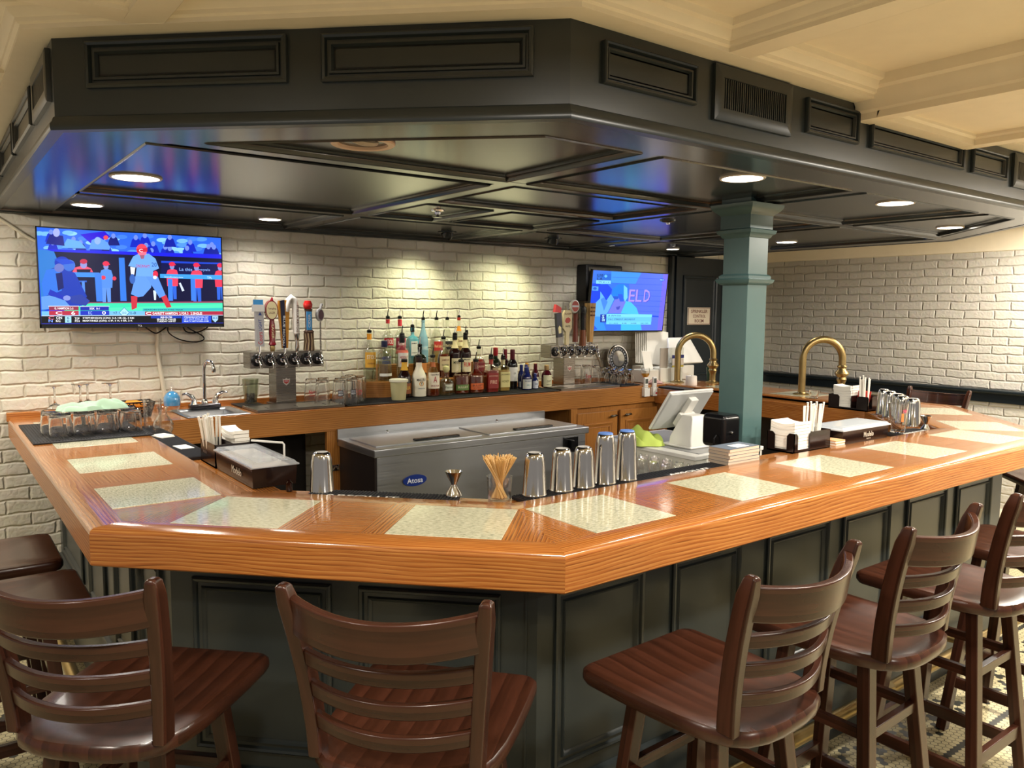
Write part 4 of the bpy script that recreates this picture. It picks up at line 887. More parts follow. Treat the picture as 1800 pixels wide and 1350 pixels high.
# tower one
z0 = base_z(.222)
m = MB(); x = X1[0]; SIL = mat('silver_handle', '#b9b9bd', .3, .3); m.tube([(x, yh, z0-.004), (x, yh, z0+.03)], .007, CHROME); m.box((x, yh, z0+.115), (.045, .028, .175), SIL); m.box((x-.004, yh, z0+.218), (.062, .034, .034), mat('pale_handle', '#e6e4e0', .3)); m.box((x-.004, yh, z0+.243), (.048, .030, .034), mat('sky_blue_plastic', '#3f9be0', .3))
m.text('Coors', mat('script_red', '#c2303c', .4), .026, .062, LET(x, yh-.0145, z0+.068, pi/2)); m.text('LIGHT', mat('deep_blue', '#1f3f92', .4), .018, .055, LET(x, yh-.0145, z0+.135, pi/2))
m.T = LET(x-.009, yh-.0142, z0+.182); m.prism([(0, 0), (.020, 0), (.010, .018)], 0, .0006, mat('deep_blue', '#1f3f92')); H('tap_handle', m, T1, 'grey and blue tap handle with a red script', .0)
m = MB(); x = X1[1]; RDW = mat('dark_red_lacquer', '#7d1420', .2); m.lathe([(.012, z0), (.016, z0+.02), (.013, z0+.03)], BRASS, 16, c=(x, yh)); m.lathe([(.013, z0+.028), (.022, z0+.036), (.016, z0+.05), (.019, z0+.09), (.017, z0+.13), (.012, z0+.165)], RDW, 18, c=(x, yh))
m.at(x-.004, yh, z0+.208, rx=pi/2); E_ = [(.036*cos(2*pi*k/24), .050*sin(2*pi*k/24)) for k in range(24)]; m.prism(E_, -.018, .014, RDW); m.prism([(a*.88, b*.88) for a, b in E_], .014, .016, mat('label_cream', '#efe2b4', .5)); m.T = Matrix()
m.text('Yuengling', mat('label_brown', '#6b3a1c', .5), .012, .050, LET(x-.004, yh-.0165, z0+.215)); m.text('LAGER', mat('label_brown', '#6b3a1c', .5), .011, .036, LET(x-.004, yh-.0165, z0+.195)); m.text('LAGER', mat('label_cream', '#efe2b4'), .014, .07, LET(x-.002, yh-.0195, z0+.10, -pi/2)); m.tube([(x, yh, z0+.25), (x+.004, yh, z0+.272)], [.012, .004], RDW); H('tap_handle', m, T1, 'red turned tap handle with an oval cream head')
m = MB(); x = X1[2]; m.tube([(x, yh, z0-.004), (x, yh, z0+.02)], .007, CHROME); m.T = Matrix.Translation((x, yh, z0+.016)) @ rx90; m.prism([(-.016, 0), (.016, 0), (.030, .20), (.026, .245), (-.034, .24), (-.038, .20)], -.011, .009, mat('amber_gold', '#c98a24', .3)); m.prism([(-.014, 0), (.004, 0), (-.002, .245), (-.028, .24)], .009, .013, mat('night_navy', '#101636', .3)); m.T = Matrix()
m.text('BLUE MOON', mat('badge_white', '#dfe3ee'), .013, .15, LET(x-.009, yh-.0135, z0+.105, pi/2-.06+pi)); H('tap_handle', m, T1, 'navy and gold paddle tap handle')
m = MB(); x = X1[3]; m.tube([(x, yh, z0-.004), (x, yh, z0+.02), (x, yh, z0+.05), (x-.002, yh, z0+.09)], [.009, .014, .011, .019], CHROME, 14); m.tube([(x-.002, yh, z0+.085), (x-.004, yh, z0+.15), (x-.008, yh, z0+.235), (x-.014, yh, z0+.262), (x-.030, yh, z0+.272), (x-.046, yh, z0+.258), (x-.052, yh, z0+.235), (x-.060, yh, z0+.20)], [.018, .019, .019, .018, .018, .018, .018, .012], mat('glossy_white', '#ece8e2', .15), 16)
m.text('STELLA ARTOIS', mat('label_brown', '#6b3a1c'), .012, .14, LET(x-.002, yh-.0202, z0+.165, -pi/2-.04))
H('tap_handle', m, T1, 'white hooked tap handle with brown lettering')
m = MB(); x = X1[4]; BK = mat('carved_bark', '#4a3020', .6, var=.3); m.lathe([(.030, z0), (.026, z0+.012), (.024, z0+.05), (.026, z0+.085), (.030, z0+.10), (.024, z0+.105), (.020, z0+.11), (.021, z0+.20), (.024, z0+.215)], BK, 16, c=(x, yh))
for k in range(9): a = 2*pi*k/9; m.tube([(x+.030*cos(a), yh+.030*sin(a), z0+.002), (x+.026*cos(a+.2), yh+.026*sin(a+.2), z0+.05), (x+.027*cos(a), yh+.027*sin(a), z0+.09)], .004, mat('pale_bark', '#9c8464', .6), 6)
m.box((x-.006, yh-.022, z0+.155), (.030, .006, .095), mat('sky_blue_plastic', '#3f9be0')); m.text('CIDER', mat('badge_white', '#dfe3ee'), .014, .07, LET(x-.006, yh-.0256, z0+.155, pi/2)); m.lathe([(.012, z0+.208), (.026, z0+.222), (.028, z0+.24), (.018, z0+.258), (.004, z0+.252)], mat('apple_red', '#c02222', .2), 18, c=(x-.004, yh)); H('tap_handle', m, T1, 'carved bark tap handle with a red apple and a blue sign')
m = MB(); x = X1[5]; m.tube([(x, yh, z0-.004), (x, yh, z0+.15)], .005, STEEL); m.at(x-.004, yh, z0+.185, rx=pi/2, rz=.5); m.lathe([(.030, -.010), (.034, -.004), (.034, .006), (.028, .010), (.0001, .010)], mat('silver_handle', '#b9b9bd'), 24); m.lathe([(.026, .0105), (.0001, .0112)], mat('plum_disc', '#5c3d52', .4), 20, cap=False); m.T = Matrix(); m.tube([(x, yh, z0+.215), (x+.008, yh, z0+.24), (x+.016, yh, z0+.238)], [.007, .008, .006], mat('silver_handle', '#b9b9bd')); H('tap_handle', m, T1, 'round silver tap medallion on a thin rod')
# tower two
z0 = base_z(.218)
m = MB(); x = X2[0]; m.T = Matrix.Translation((x, yh, z0)) @ rx90 @ Matrix.Rotation(.12, 4, 'Z'); m.prism([(-.024, 0), (.024, 0), (.024, .05), (-.024, .05)], -.012, .012, mat('label_grey', '#9a9490', .5)); m.prism([(-.024, .05), (.024, .05), (.026, .205), (-.022, .205)], -.012, .012, mat('night_navy', '#101636')); m.prism([(-.034, .215), (.022, .205), (.030, .235), (-.018, .262)], -.013, .013, mat('script_red', '#c2303c')); m.prism([(-.012, .075), (.012, .075), (.014, .11), (0, .125), (-.014, .11)], .012, .0135, mat('label_cream', '#efe2b4')); H('tap_handle', m, T2, 'navy tap handle with a red tip')
m = MB(); x = X2[1]; PW = mat('pale_wood_paint', '#d8c8a4', .45); m.T = Matrix.Translation((x-.008, yh, z0)) @ rx90; m.prism([(-.014, 0), (.014, 0), (.016, .08), (.040, .105), (.042, .20), (.026, .222), (-.026, .222), (-.040, .20), (-.040, .105), (-.016, .08)], -.010, .010, PW); m.prism([(-.008, .222), (-.020, .25), (.022, .25), (.004, .222)], -.008, .008, mat('label_grey', '#9a9490')); m.T = Matrix()
m.text('ALLAGASH', mat('label_brown', '#6b3a1c'), .012, .065, LET(x-.008, yh-.0105, z0+.20)); m.text('WHITE', INK, .013, .048, LET(x-.008, yh-.0105, z0+.118)); m.T = LET(x-.008, yh-.0102, z0+.158); m.prism([(-.028, -.006), (-.014, -.018), (.010, -.018), (.026, -.004), (.022, .012), (.004, .018), (-.018, .012)], 0, .0006, mat('crest_red', '#b23a34')); H('tap_handle', m, T2, 'cream paddle tap handle with a red animal')
m = MB(); x = X2[2]; MH = mat('mahogany', '#6d2c1e', .3); m.tube([(x, yh, z0-.004), (x, yh, z0+.02)], .007, CHROME); m.lathe([(.022, z0+.016), (.021, z0+.06), (.016, z0+.15), (.019, z0+.20)], MH, 16, c=(x, yh)); m.at(x-.012, yh, z0+.248, rx=pi/2); m.lathe([(.038, -.014), (.042, -.006), (.042, .008), (.036, .012), (.0001, .012)], mat('pale_handle', '#e6e4e0'), 26); m.lathe([(.034, .0122), (.0001, .0128)], mat('crest_red', '#b23a34'), 22, cap=False); m.box((0, 0, .0128), (.062, .012, .002), mat('badge_white', '#fff')); H('tap_handle', m, T2, 'mahogany tap handle with a round red and white badge')
m = MB(); x = X2[3]; m.lathe([(.026, z0-.01), (.025, z0+.05), (.024, z0+.095)], wood('chestnut', '#5a2a12', '#7d4020', '#96562e', .35), 16, c=(x, yh)); m.lathe([(.024, z0+.095), (.026, z0+.17), (.026, z0+.20), (.030, z0+.22), (.026, z0+.245), (.0001, z0+.25)], BLACK, 18, c=(x, yh)); m.text('GUINNESS', mat('label_brown', '#6b3a1c'), .010, .09, LET(x, yh-.0265, z0+.15, pi/2)); H('tap_handle', m, T2, 'black round-topped tap handle on a wooden foot')
m = MB(); x = X2[4]; LW = wood('light_maple', '#a8763c', '#c4924e', '#d6aa68', .35); m.tube([(x, yh, z0-.004), (x, yh, z0+.02)], .007, CHROME)
rows = [[(x+i*w_, yh+j*w_, z0+zz) for i, j in ((-1, -1), (1, -1), (1, 1), (-1, 1))] for w_, zz in ((.016, .014), (.030, .27))]; m.grid(rows, LW, closed_u=True, cap0=True, cap1=True)
for dz in (.19, .215, .24): m.box((x, yh-.0305+.0, z0+dz), (.040, .008, .010), mat('label_brown', '#6b3a1c'))
H('tap_handle', m, T2, 'square maple tap handle tapering downwards')
# ================================================================== mats, riser, bottles
def ribbed_mat(label, poly, z, letters=None, group=None, ribs=None):
    """rubber bar mat: a tray with raised ribs"""
    t = thing('bar_mat', label, 'bar mat', (0, 0, 0), 0, group)
    m = MB(); m.prism(poly, z, z+.006, MATTE); obj('mat_base', m, t, .0015)
    m = MB(); a, b, c, d = [Vector((*p, 0)) for p in poly]; n = ribs or int((b-a).length/.012); e = .06
    for k in range(n):
        s_ = (k+.5)/n; p, q_ = a.lerp(b, s_), d.lerp(c, s_); p, q_ = p.lerp(q_, .03), p.lerp(q_, .97)
        m.tube([(p.x, p.y, z+.0065), (q_.x, q_.y, z+.0065)], .0022, MATTE, 5)
    obj('ribs', m, t); return t
ribbed_mat('black ribbed rubber mat under the upside-down tumblers at the left end of the bar', [(.335, 3.765), (.798, 3.765), (.798, 4.40), (.335, 4.40)], ZB+.0015, ribs=40)
ribbed_mat('long black ribbed rubber mat under the liquor bottles on the back counter', [(1.975, 4.262), (3.60, 4.262), (3.60, 4.62), (1.975, 4.62)], ZB, ribs=130)
rs = thing('bottle_riser', 'stepped oak riser holding the back rows of bottles', 'riser', (2.66, 4.655, ZB+.0062))
m = MB(); m.prism([(-.42, .098), (-.42, -.10), (-.34, -.155), (.50, -.155), (.50, .098)], 0, .102, OAKC, (1, 0)); obj('lower_step', m, rs, .002)
m = MB(); m.prism([(-.25, .098), (-.25, -.028), (.48, -.028), (.48, .098)], .102, .200, OAKC, (1, 0)); obj('upper_step', m, rs, .002)
BZ = (ZB+.0092, ZB+.1088, ZB+.2068)
POUR = CHROME
SHAPES = {
 'round': [(.86, 0), (1, .015), (1, .56), (.94, .62), (.62, .69), (.40, .75), (.34, .82), (.32, .95), (.36, .955), (.36, 1)],
 'slope': [(.88, 0), (1, .015), (1, .48), (.93, .56), (.70, .66), (.46, .76), (.36, .84), (.33, .95), (.37, .955), (.37, 1)],
 'wine': [(.9, 0), (1, .012), (1, .60), (.95, .655), (.72, .72), (.46, .76), (.40, .80), (.385, .96), (.42, .965), (.42, 1)],
 'squat': [(.85, 0), (1, .03), (1, .52), (.92, .60), (.60, .68), (.36, .74), (.30, .80), (.30, .95), (.36, .96), (.36, 1)],
 'flask': [(.92, 0), (1, .02), (1, .60), (.93, .68), (.74, .735), (.42, .765), (.30, .79), (.28, .90), (.34, .91), (.34, 1)],
 'vodka': [(.90, 0), (1, .015), (1, .60), (.93, .665), (.70, .72), (.42, .755), (.36, .78), (.35, .93), (.40, .935), (.40, 1)],
 'mini': [(.92, 0), (1, .02), (1, .52), (.92, .62), (.62, .74), (.40, .80), (.38, .88), (.42, .885), (.42, 1)],
 'ridge': [(.88, 0), (1, .015), (1, .52), (.86, .60), (.58, .70), (.42, .78), (.38, .86), (.38, .95), (.42, .955), (.42, 1)]}
def bottle(label, x, y, row, w, h, shape, body, liquid=None, fill=.5, lab=None, neck=None, cap=None, pourer=True, sq=None, face=-.15):
    """h: height without the pourer; lab = (z0, z1, colour, [(text, colour, zc, height, width)], half angle)"""
    t = thing('liquor_bottle', label, 'bottle', (x, y, BZ[row]), face, 'liquor bottles on the back counter')
    r = w/2; pr = [(a*r, b*h) for a, b in SHAPES[shape]]
    def rad(z):
        for (r0, z0), (r1, z1) in zip(pr, pr[1:]):
            if z0 <= z <= z1: return r0 + (r1-r0)*(z-z0)/max(1e-9, z1-z0)
        return pr[-1][0]
    m = MB(); m.lathe(pr, body, 24, sq=sq, cap=True); obj('body', m, t)
    if liquid:
        zf = fill*h; q_ = [(max(.001, pr[0][0]-.003), .004)] + [(a-.0028, b) for a, b in pr[1:] if b < zf and a > .006] + [(rad(zf)-.0028, zf), (.0001, zf)]
        m = MB(); m.lathe(q_, liquid, 24, sq=sq, cap=True); obj('liquid', m, t)
    if lab:
        z0, z1, col, txt, ha = lab; rr = max(rad(z0*h), rad(z1*h)) if shape not in ('ridge',) else rad(z0*h); rr += .0007
        lm = mat('label_'+col[1:], col, .55); m = MB(); n = 12; rows = []
        def R_(a):
            if not sq: return rr
            p, asp = sq; return rr/((abs(cos(a))**p + abs(sin(a))**p)**(1/p))
        def pt(u, z, o=0): a = -pi/2 + u; q_ = R_(a)+o; return (q_*cos(a), q_*sin(a)*(sq[1] if sq else 1), z)
        for z in (z0*h, z1*h): rows.append([pt(-ha+2*ha*k/n, z) for k in range(n+1)])
        m.grid(rows, lm)
        for body_, c_, zc, th, tw in txt:
            m.text(body_, mat('ink_'+c_[1:], c_, .5), th, tw, warp=lambda X, Y, Z, zc=zc: pt(X/rr, zc*h+Y, .0005))
        obj('label', m, t)
    if neck:
        z0, z1, col = neck; m = MB(); m.lathe([(rad(z0*h)+.0009, z0*h), (rad((z0+z1)/2*h)+.0009, (z0+z1)/2*h), (rad(z1*h)+.0009, z1*h)], mat('label_'+col[1:], col, .5), 18, cap=False); obj('neck_band', m, t)
    if cap: m = MB(); rc = rad(h*.99); c0 = cap[1]*h; m.lathe([(rc+.0012, c0), (rc+.0018, c0+.002), (rc+.0018, h+.003), (rc*.8, h+.006), (.0001, h+.006)], mat('cap_'+cap[0][1:], cap[0], .3), 18, cap=False); obj('cap', m, t)
    if pourer:
        m = MB(); rc = rad(h*.99); m.lathe([(rc*.85, h), (rc*1.05, h+.004), (rc*1.05, h+.016), (rc*.5, h+.022), (.0001, h+.022)], BLACK, 14, cap=False); m.tube([(0, 0, h+.02), (.001, 0, h+.04), (.006, 0, h+.066)], [.0045, .0035, .003], CHROME if random.random() < .5 else BLACK, 8); obj('pourer', m, t)
    return t
CLR = glass('bottle_glass', '#f4f6f0', .45, .04, .08); AMB = translucent('amber_spirit', '#6a2408', .86); AMB2 = translucent('pale_spirit', '#c8a050', .6); DKB = mat('dark_brown_glass', '#1c0907', .08); DKG = mat('dark_green_glass', '#12180c', .08)
BLUEG = translucent('aqua_blue_glass', '#4fa8bc', .62, .06); FROST = translucent('frosted_blue_glass', '#7fb0c4', .72, .3); MILK = mat('milk_white_glass', '#e8e2cc', .2); WATER = glass('clear_spirit', '#e6e8dc', .3, .05, .03); FRW = translucent('frosted_white', '#dcdccc', .5, .3); REDL = translucent('red_spirit', '#8c1f14', .85)
# row 2: upper step
bottle('tall clear bottle with red cap and red label, leftmost in the top row', 2.466, 4.690, 2, .074, .300, 'round', CLR, WATER, .45, (.42, .58, '#b8222c', [('STOLI', '#f4ece4', .50, .030, .052)], 1.0), (.90, .99, '#c8232b'))
bottle('clear bottle with red cap and dark pink label, second from left in the top row', 2.556, 4.690, 2, .078, .300, 'round', CLR, WATER, .4, (.30, .58, '#a8324c', [('Razberi', '#f4dce0', .46, .026, .055)], 1.05), (.84, .99, '#d0323e'))
bottle('aqua blue square bottle with an arched white label', 2.652, 4.690, 2, .076, .242, 'flask', BLUEG, None, .5, (.22, .62, '#e4e6dc', [('BOMBAY', '#1a2a3a', .56, .010, .036), ('LONDON', '#1a2a3a', .30, .008, .034)], .55), (.90, .99, '#15181c'), ('#15181c', .88), sq=(5, 1))
bottle('tall frosted pale blue bottle in the top row', 2.736, 4.690, 2, .070, .292, 'slope', FROST, None, .5, (.30, .40, '#9cc4d0', [('GREY', '#e8f2f4', .35, .014, .034)], .7))
bottle('clear square bottle with a slanted red label and amber whisky', 2.842, 4.690, 2, .076, .292, 'slope', CLR, AMB2, .42, (.28, .50, '#b8281e', [('Red Label', '#f0c890', .39, .020, .050)], .75), sq=(5, 1))
bottle('clear square bottle with a slanted black label', 2.930, 4.690, 2, .072, .292, 'slope', CLR, AMB2, .2, (.30, .50, '#1c1a18', [('Black Label', '#d8c49a', .40, .018, .048)], .75), sq=(5, 1))
bottle('tall pale bottle with red collar and orange band, top row right', 3.027, 4.690, 2, .060, .305, 'round', CLR, AMB2, .5, (.36, .56, '#ecdfae', [('Dewar', '#7a2a1a', .48, .018, .036)], .95), (.70, .82, '#dc8a1e'), ('#a83024', .95))
bottle('clear bottle with a plain black cap in the gap right of the top row', 3.10, 4.700, 2, .050, .215, 'round', CLR, WATER, .7, None, None, ('#101010', .87), pourer=False)
# row 1: lower step
bottle('clear bottle with an orange cap and orange label at the left end of the riser', 2.300, 4.630, 1, .084, .310, 'round', CLR, WATER, .35, (.28, .60, '#e0a83a', [('STOLI', '#f6eed8', .50, .026, .060), ('OHRANJ', '#8a4a10', .36, .014, .050)], 1.0), (.86, .98, '#e89a1c'))
bottle('clear round-shouldered bottle with big blue lettering, on the riser corner', 2.372, 4.560, 1, .092, .255, 'vodka', CLR, WATER, .5, (.13, .20, '#e8e8e0', [], 1.1), None, ('#23284a', .86), pourer=False)
bottle('clear bottle with coral band and white label on the lower step', 2.506, 4.570, 1, .082, .290, 'vodka', CLR, WATER, .5, (.30, .62, '#e8e4dc', [('ABSOLUT', '#b84a4a', .52, .018, .06), ('PEACH', '#d86a50', .40, .02, .05)], 1.0), (.60, .68, '#dd6a58'), ('#15181c', .84))
bottle('black square bottle partly hidden behind the white coconut bottle', 2.640, 4.570, 1, .082, .215, 'flask', DKG, None, .5, (.2, .5, '#d8893a', [], .8), None, None, sq=(5, .8))
bottle('whiskey bottle with a broad cream label in the middle of the lower step', 2.825, 4.570, 1, .084, .262, 'slope', CLR, AMB, .62, (.20, .56, '#d9c79c', [('JAMESON', '#7a3a28', .46, .016, .060), ('IRISH WHISKEY', '#4a5a3a', .34, .010, .058)], 1.0))
bottle('dark brown bottle with cream neck and cream label, left of a matching one', 2.920, 4.575, 1, .084, .285, 'round', DKB, None, .5, (.12, .46, '#dcd2b0', [('MYERS', '#2a3a2a', .36, .018, .052)], .95), (.70, .90, '#d8c89c'), ('#0e0c0c', .90))
bottle('dark brown bottle with a red patch on its cream label', 3.006, 4.575, 1, .080, .285, 'round', DKB, None, .5, (.12, .46, '#e2d8b8', [("Myers's", '#2a3a2a', .42, .014, .050), ('RUM', '#c4221c', .30, .032, .050)], .95), (.70, .90, '#dccda2'), ('#0e0c0c', .90))
bottle('small clear-topped bottle of red liqueur with a black stopper, right end of the riser', 3.112, 4.565, 1, .088, .190, 'squat', CLR, REDL, .62, (.18, .50, '#7a1c20', [('CROWN', '#e0b4a0', .36, .014, .055)], 1.0))
# row 0: on the mat
bottle('dark coffee liqueur bottle with yellow neck label behind the plastic tub', 2.456, 4.450, 0, .086, .240, 'ridge', DKB, None, .5, (.10, .38, '#8a4a1c', [('KAHLUA', '#f0c84a', .26, .022, .06)], 1.0), (.72, .94, '#d8a428'), ('#1c1210', .94), pourer=False)
bottle('milk white coconut rum bottle with a palm picture', 2.552, 4.430, 0, .094, .252, 'ridge', MILK, None, .5, (.14, .50, '#e8e2cc', [('MALIBU', '#3a3226', .44, .018, .062), ('O', '#d8962c', .34, .034, .032), ('Y', '#3a3a1c', .345, .026, .020), ('CARIBBEAN RUM', '#6a7a8a', .22, .008, .046)], 1.0), (.80, .95, '#e8e2cc'), ('#2c1c18', .88))
bottle('rum bottle with white label and low dark rum next to the milk white bottle', 2.650, 4.420, 0, .088, .250, 'slope', CLR, AMB, .22, (.20, .62, '#e6dcc6', [('Captain Morgan', '#3a2a2a', .56, .012, .062), ('A', '#a8323a', .44, .040, .026), ('SPICED RUM', '#8a2a2a', .27, .012, .058)], 1.05), (.76, .88, '#b8642c'))
PAT = bottle('squat clear tequila bottle with a round pale cork', 2.756, 4.425, 0, .104, .150, 'squat', CLR, WATER, .75, (.22, .48, '#cfd4c0', [('Patron', '#5a6a4a', .36, .014, .05)], .5), pourer=False)
m = MB(); m.lathe([(.012, .148), (.015, .152), (.021, .162), (.023, .174), (.018, .188), (.0001, .194)], mat('pale_cork', '#d4cf94', .5), 18); obj('cork', m, PAT)
bottle('rounded whiskey flask with a green label', 2.874, 4.425, 0, .104, .212, 'squat', CLR, AMB, .60, (.12, .30, '#5c7c38', [('BULLEIT', '#e0dcae', .22, .014, .07)], .95), sq=(3.2, .7))
bottle('rounded bourbon flask with an orange label', 2.986, 4.415, 0, .104, .212, 'squat', CLR, AMB, .62, (.12, .32, '#d8662a', [('BULLEIT', '#4a1c0c', .25, .014, .07), ('BOURBON', '#4a1c0c', .17, .010, .06)], .95), sq=(3.2, .7))
bottle('square red-labelled cinnamon whiskey bottle', 3.105, 4.405, 0, .088, .240, 'flask', CLR, REDL, .62, (.12, .56, '#8c2018', [("JACK DANIEL'S", '#e4b49a', .47, .012, .060), ('FIRE', '#e4b49a', .30, .024, .046)], .78), (.80, .94, '#a83228'), ('#121010', .94), sq=(6, 1))
bottle('square bottle with a pale yellow label beside the red-labelled one', 3.222, 4.425, 0, .082, .232, 'flask', CLR, AMB2, .62, (.12, .58, '#d8cf8c', [("JACK DANIEL'S", '#4a4a1c', .50, .012, .058), ('HONEY', '#6a6a2c', .30, .016, .05)], .78), (.80, .94, '#d8cfa0'), ('#121010', .94), sq=(6, 1))
bottle('dark green wine bottle with a red capsule standing behind the whiskey', 3.275, 4.590, 0, .074, .288, 'wine', DKG, None, .5, (.18, .52, '#ddd3ae', [('VINO', '#6a5a3a', .40, .016, .04)], 1.0), None, ('#9c2028', .82), pourer=False)
bottle('dark wine bottle with a slim dark red capsule, rearmost of the wine', 3.395, 4.640, 0, .072, .272, 'wine', DKB, None, .5, None, None, ('#641424', .74), pourer=False)
bottle('black wine bottle with a white label and dark red capsule', 3.375, 4.520, 0, .074, .276, 'wine', mat('black_wine_glass', '#0d0809', .08), None, .5, (.20, .56, '#ecebe6', [('19', '#2a2a2a', .40, .016, .014)], 1.1), None, ('#541222', .70), pourer=False)
def mini(label, x, y, w, h, col, lab, cap, dk=True):
    bottle(label, x, y, 0, w, h, 'mini', col, None, .5, lab, None, cap, pourer=False)
NB = mat('cobalt_glass', '#141c50', .1); WR = mat('claret_glass', '#3c0a16', .1)
mini('small cobalt bottle with a white and blue label, front of the miniatures', 3.414, 4.405, .074, .155, NB, (.05, .48, '#d4d8d2', [('PROSECCO', '#2a4a8a', .40, .010, .056), ('dry', '#3a8a8a', .22, .012, .03)], 1.2), ('#1c2c70', .70))
mini('small cobalt bottle hiding behind the black wine label', 3.440, 4.500, .050, .165, NB, (.05, .30, '#c4ccd8', [], 1.2), ('#202c70', .70))
mini('small blue foil-capped bottle behind the front miniature', 3.500, 4.520, .050, .160, NB, (.05, .30, '#c4ccd8', [], 1.2), ('#2a3480', .70))
mini('small blue bottle with a pale label between the miniatures and red wine', 3.500, 4.415, .046, .105, NB, (.05, .55, '#ccd2dc', [('vino', '#2a4a8a', .35, .010, .026)], 1.2), ('#303a7c', .75))
mini('little red wine bottle with a gold cap, rear left of its trio', 3.560, 4.590, .052, .168, WR, (.08, .46, '#d8cfae', [], 1.1), ('#b8842c', .80))
mini('little red wine bottle with a dark red cap', 3.572, 4.500, .050, .168, WR, (.08, .46, '#d8d4b8', [], 1.1), ('#5c1420', .78))
mini('little red wine bottle with a cream label and tan cap at the right end', 3.640, 4.455, .076, .158, WR, (.04, .58, '#d9d6b4', [('CAVIT', '#5a6248', .30, .014, .034), ('MERLOT', '#5a6248', .14, .008, .04)], 1.15), ('#b89868', .80))
mini('little red wine bottle with a tan cap squeezed behind the cream-labelled one', 3.615, 4.560, .052, .165, WR, (.08, .46, '#d8d4b8', [], 1.1), ('#b89868', .80))
# big letters printed straight on the clear vodka bottle
_v = [o for o in COL.objects if o.get('label', '').startswith('clear round-shouldered')][0]
m = MB()
for b_, zc, hh, ww in (('ABSOLUT', .150, .022, .070), ('VODKA', .122, .022, .062)): m.text(b_, mat('ink_1c2c78', '#1c2c78', .5), hh, ww, warp=lambda X, Y, Z, zc=zc: (.0468*cos(-pi/2+X/.0468), .0468*sin(-pi/2+X/.0468), zc+Y))
obj('printed_name', m, _v)
# plastic tub
tb = thing('plastic_tub', 'cloudy plastic tub of yellowish liquid with a white lid in front of the bottles', 'tub', (2.352, 4.335, ZB+.0088))
m = MB(); m.lathe([(.042, 0), (.044, .004), (.054, .118)], translucent('cloudy_tub', '#c9c394', .82, .25), 26); obj('tub_body', m, tb)
m = MB(); m.lathe([(.056, .113), (.0585, .115), (.0585, .128), (.055, .130), (.053, .127), (.0001, .127)], mat('milky_lid', '#dfdcc4', .4), 28, cap=False); obj('lid', m, tb)

# ================================================================== glassware
def lathed(name, label, cat, loc, parts, group=None, rz=0):
    t = thing(name, label, cat, loc, rz, group)
    for pn, prof, ma, seg in parts: m = MB(); m.lathe(prof, ma, seg, cap=False); obj(pn, m, t)
    return t
PINT = [(.0001, .004), (.030, .004), (.031, 0), (.0335, .002), (.0445, .145), (.043, .1455), (.0320, .012), (.0001, .010)]
def upside(p, h): return [(r, h-z) for r, z in p][::-1]
PU = upside(PINT, .1455)
pints = [(1.838, 4.475, 'red'), (1.865, 4.38, ''), (1.925, 4.50, ''), (1.945, 4.315, 'blk'), (2.005, 4.43, 'red'), (2.035, 4.335, 'blk'), (2.085, 4.52, ''), (2.105, 4.41, 'red'), (2.17, 4.50, ''), (2.15, 4.60, '')]
names = ['leftmost against the beer tower', 'second from the tower', 'behind the front pair', 'with the left black logo', 'in the middle of the second row', 'with the right black logo, foremost', 'at the back centre', 'with a red picture near the riser', 'next to the oak riser', 'rearmost beside the bricks']
g0 = None
for (x, y, kind), nm in zip(pints, names):
    lb = 'clear upside-down pint glass between tower and bottles, ' + nm
    if g0 is None:
        g0 = lathed('pint_glass', lb, 'glass', (x, y, ZB+.009), [('glass_body', PU, PGLASS, 26)], 'pint glasses beside the beer tower'); o = g0
    else:
        o = g0.copy(); COL.objects.link(o); o.location = (x, y, ZB+.009); o['label'] = lb
        for c in g0.children:
            if c.name.startswith('glass_body'): d = c.copy(); COL.objects.link(d); d.parent = o
    if kind:
        m = MB(); rr = lambda z: .0445 - .011*z/.145 + .0006
        wp = lambda zc: (lambda X, Y, Z: (rr(zc+Y)*cos(-1.75+X/.04), rr(zc+Y)*sin(-1.75+X/.04), zc+Y))
        if kind == 'blk':
            vs = []; nn = 8
            rows = [[(rr(z)*cos(-1.75-.42+.84*k/nn), rr(z)*sin(-1.75-.42+.84*k/nn), z) for k in range(nn+1)] for z in (.052, .086)]; m.grid(rows, INK)
            w2 = lambda zc: (lambda X, Y, Z: ((rr(zc+Y)+.0005)*cos(-1.75+X/.04), (rr(zc+Y)+.0005)*sin(-1.75+X/.04), zc+Y))
            m.text('DEVILS', mat('badge_white', '#fff'), .010, .026, warp=w2(.077)); m.text('BREW', mat('badge_white', '#fff'), .013, .026, warp=w2(.062))
        else:
            m.text('Narra', mat('script_red', '#c2303c'), .024, .045, warp=wp(.068)); m.text('LAGER', mat('script_red', '#c2303c'), .009, .036, warp=wp(.048))
        obj('printed_logo', m, o)
TUMB = upside([(.0001, .012), (.036, .012), (.037, 0), (.0405, .003), (.0445, .05), (.0455, .105), (.044, .1055), (.0425, .06), (.0385, .02), (.0001, .017)], .1055)
tz = ZB+.0095; g1 = None
for x, y, nm in ((.452, 3.895, 'front row, leftmost'), (.545, 3.90, 'front row, second from the left'), (.638, 3.905, 'front row, third from the left'), (.735, 3.90, 'front row, right end'), (.432, 4.005, 'behind the leftmost one'), (.535, 4.01, 'second row, under the green cloth'), (.632, 4.01, 'second row, middle under the cloth'), (.735, 4.005, 'second row, right end')):
    lb = 'upside-down clear tumbler on the black mat, ' + nm
    if g1 is None: g1 = lathed('tumbler', lb, 'glass', (x, y, tz), [('glass_body', TUMB, GLASS, 28)], 'upside-down tumblers on the left mat')
    else: dup(g1, (x, y, tz), None, lb)
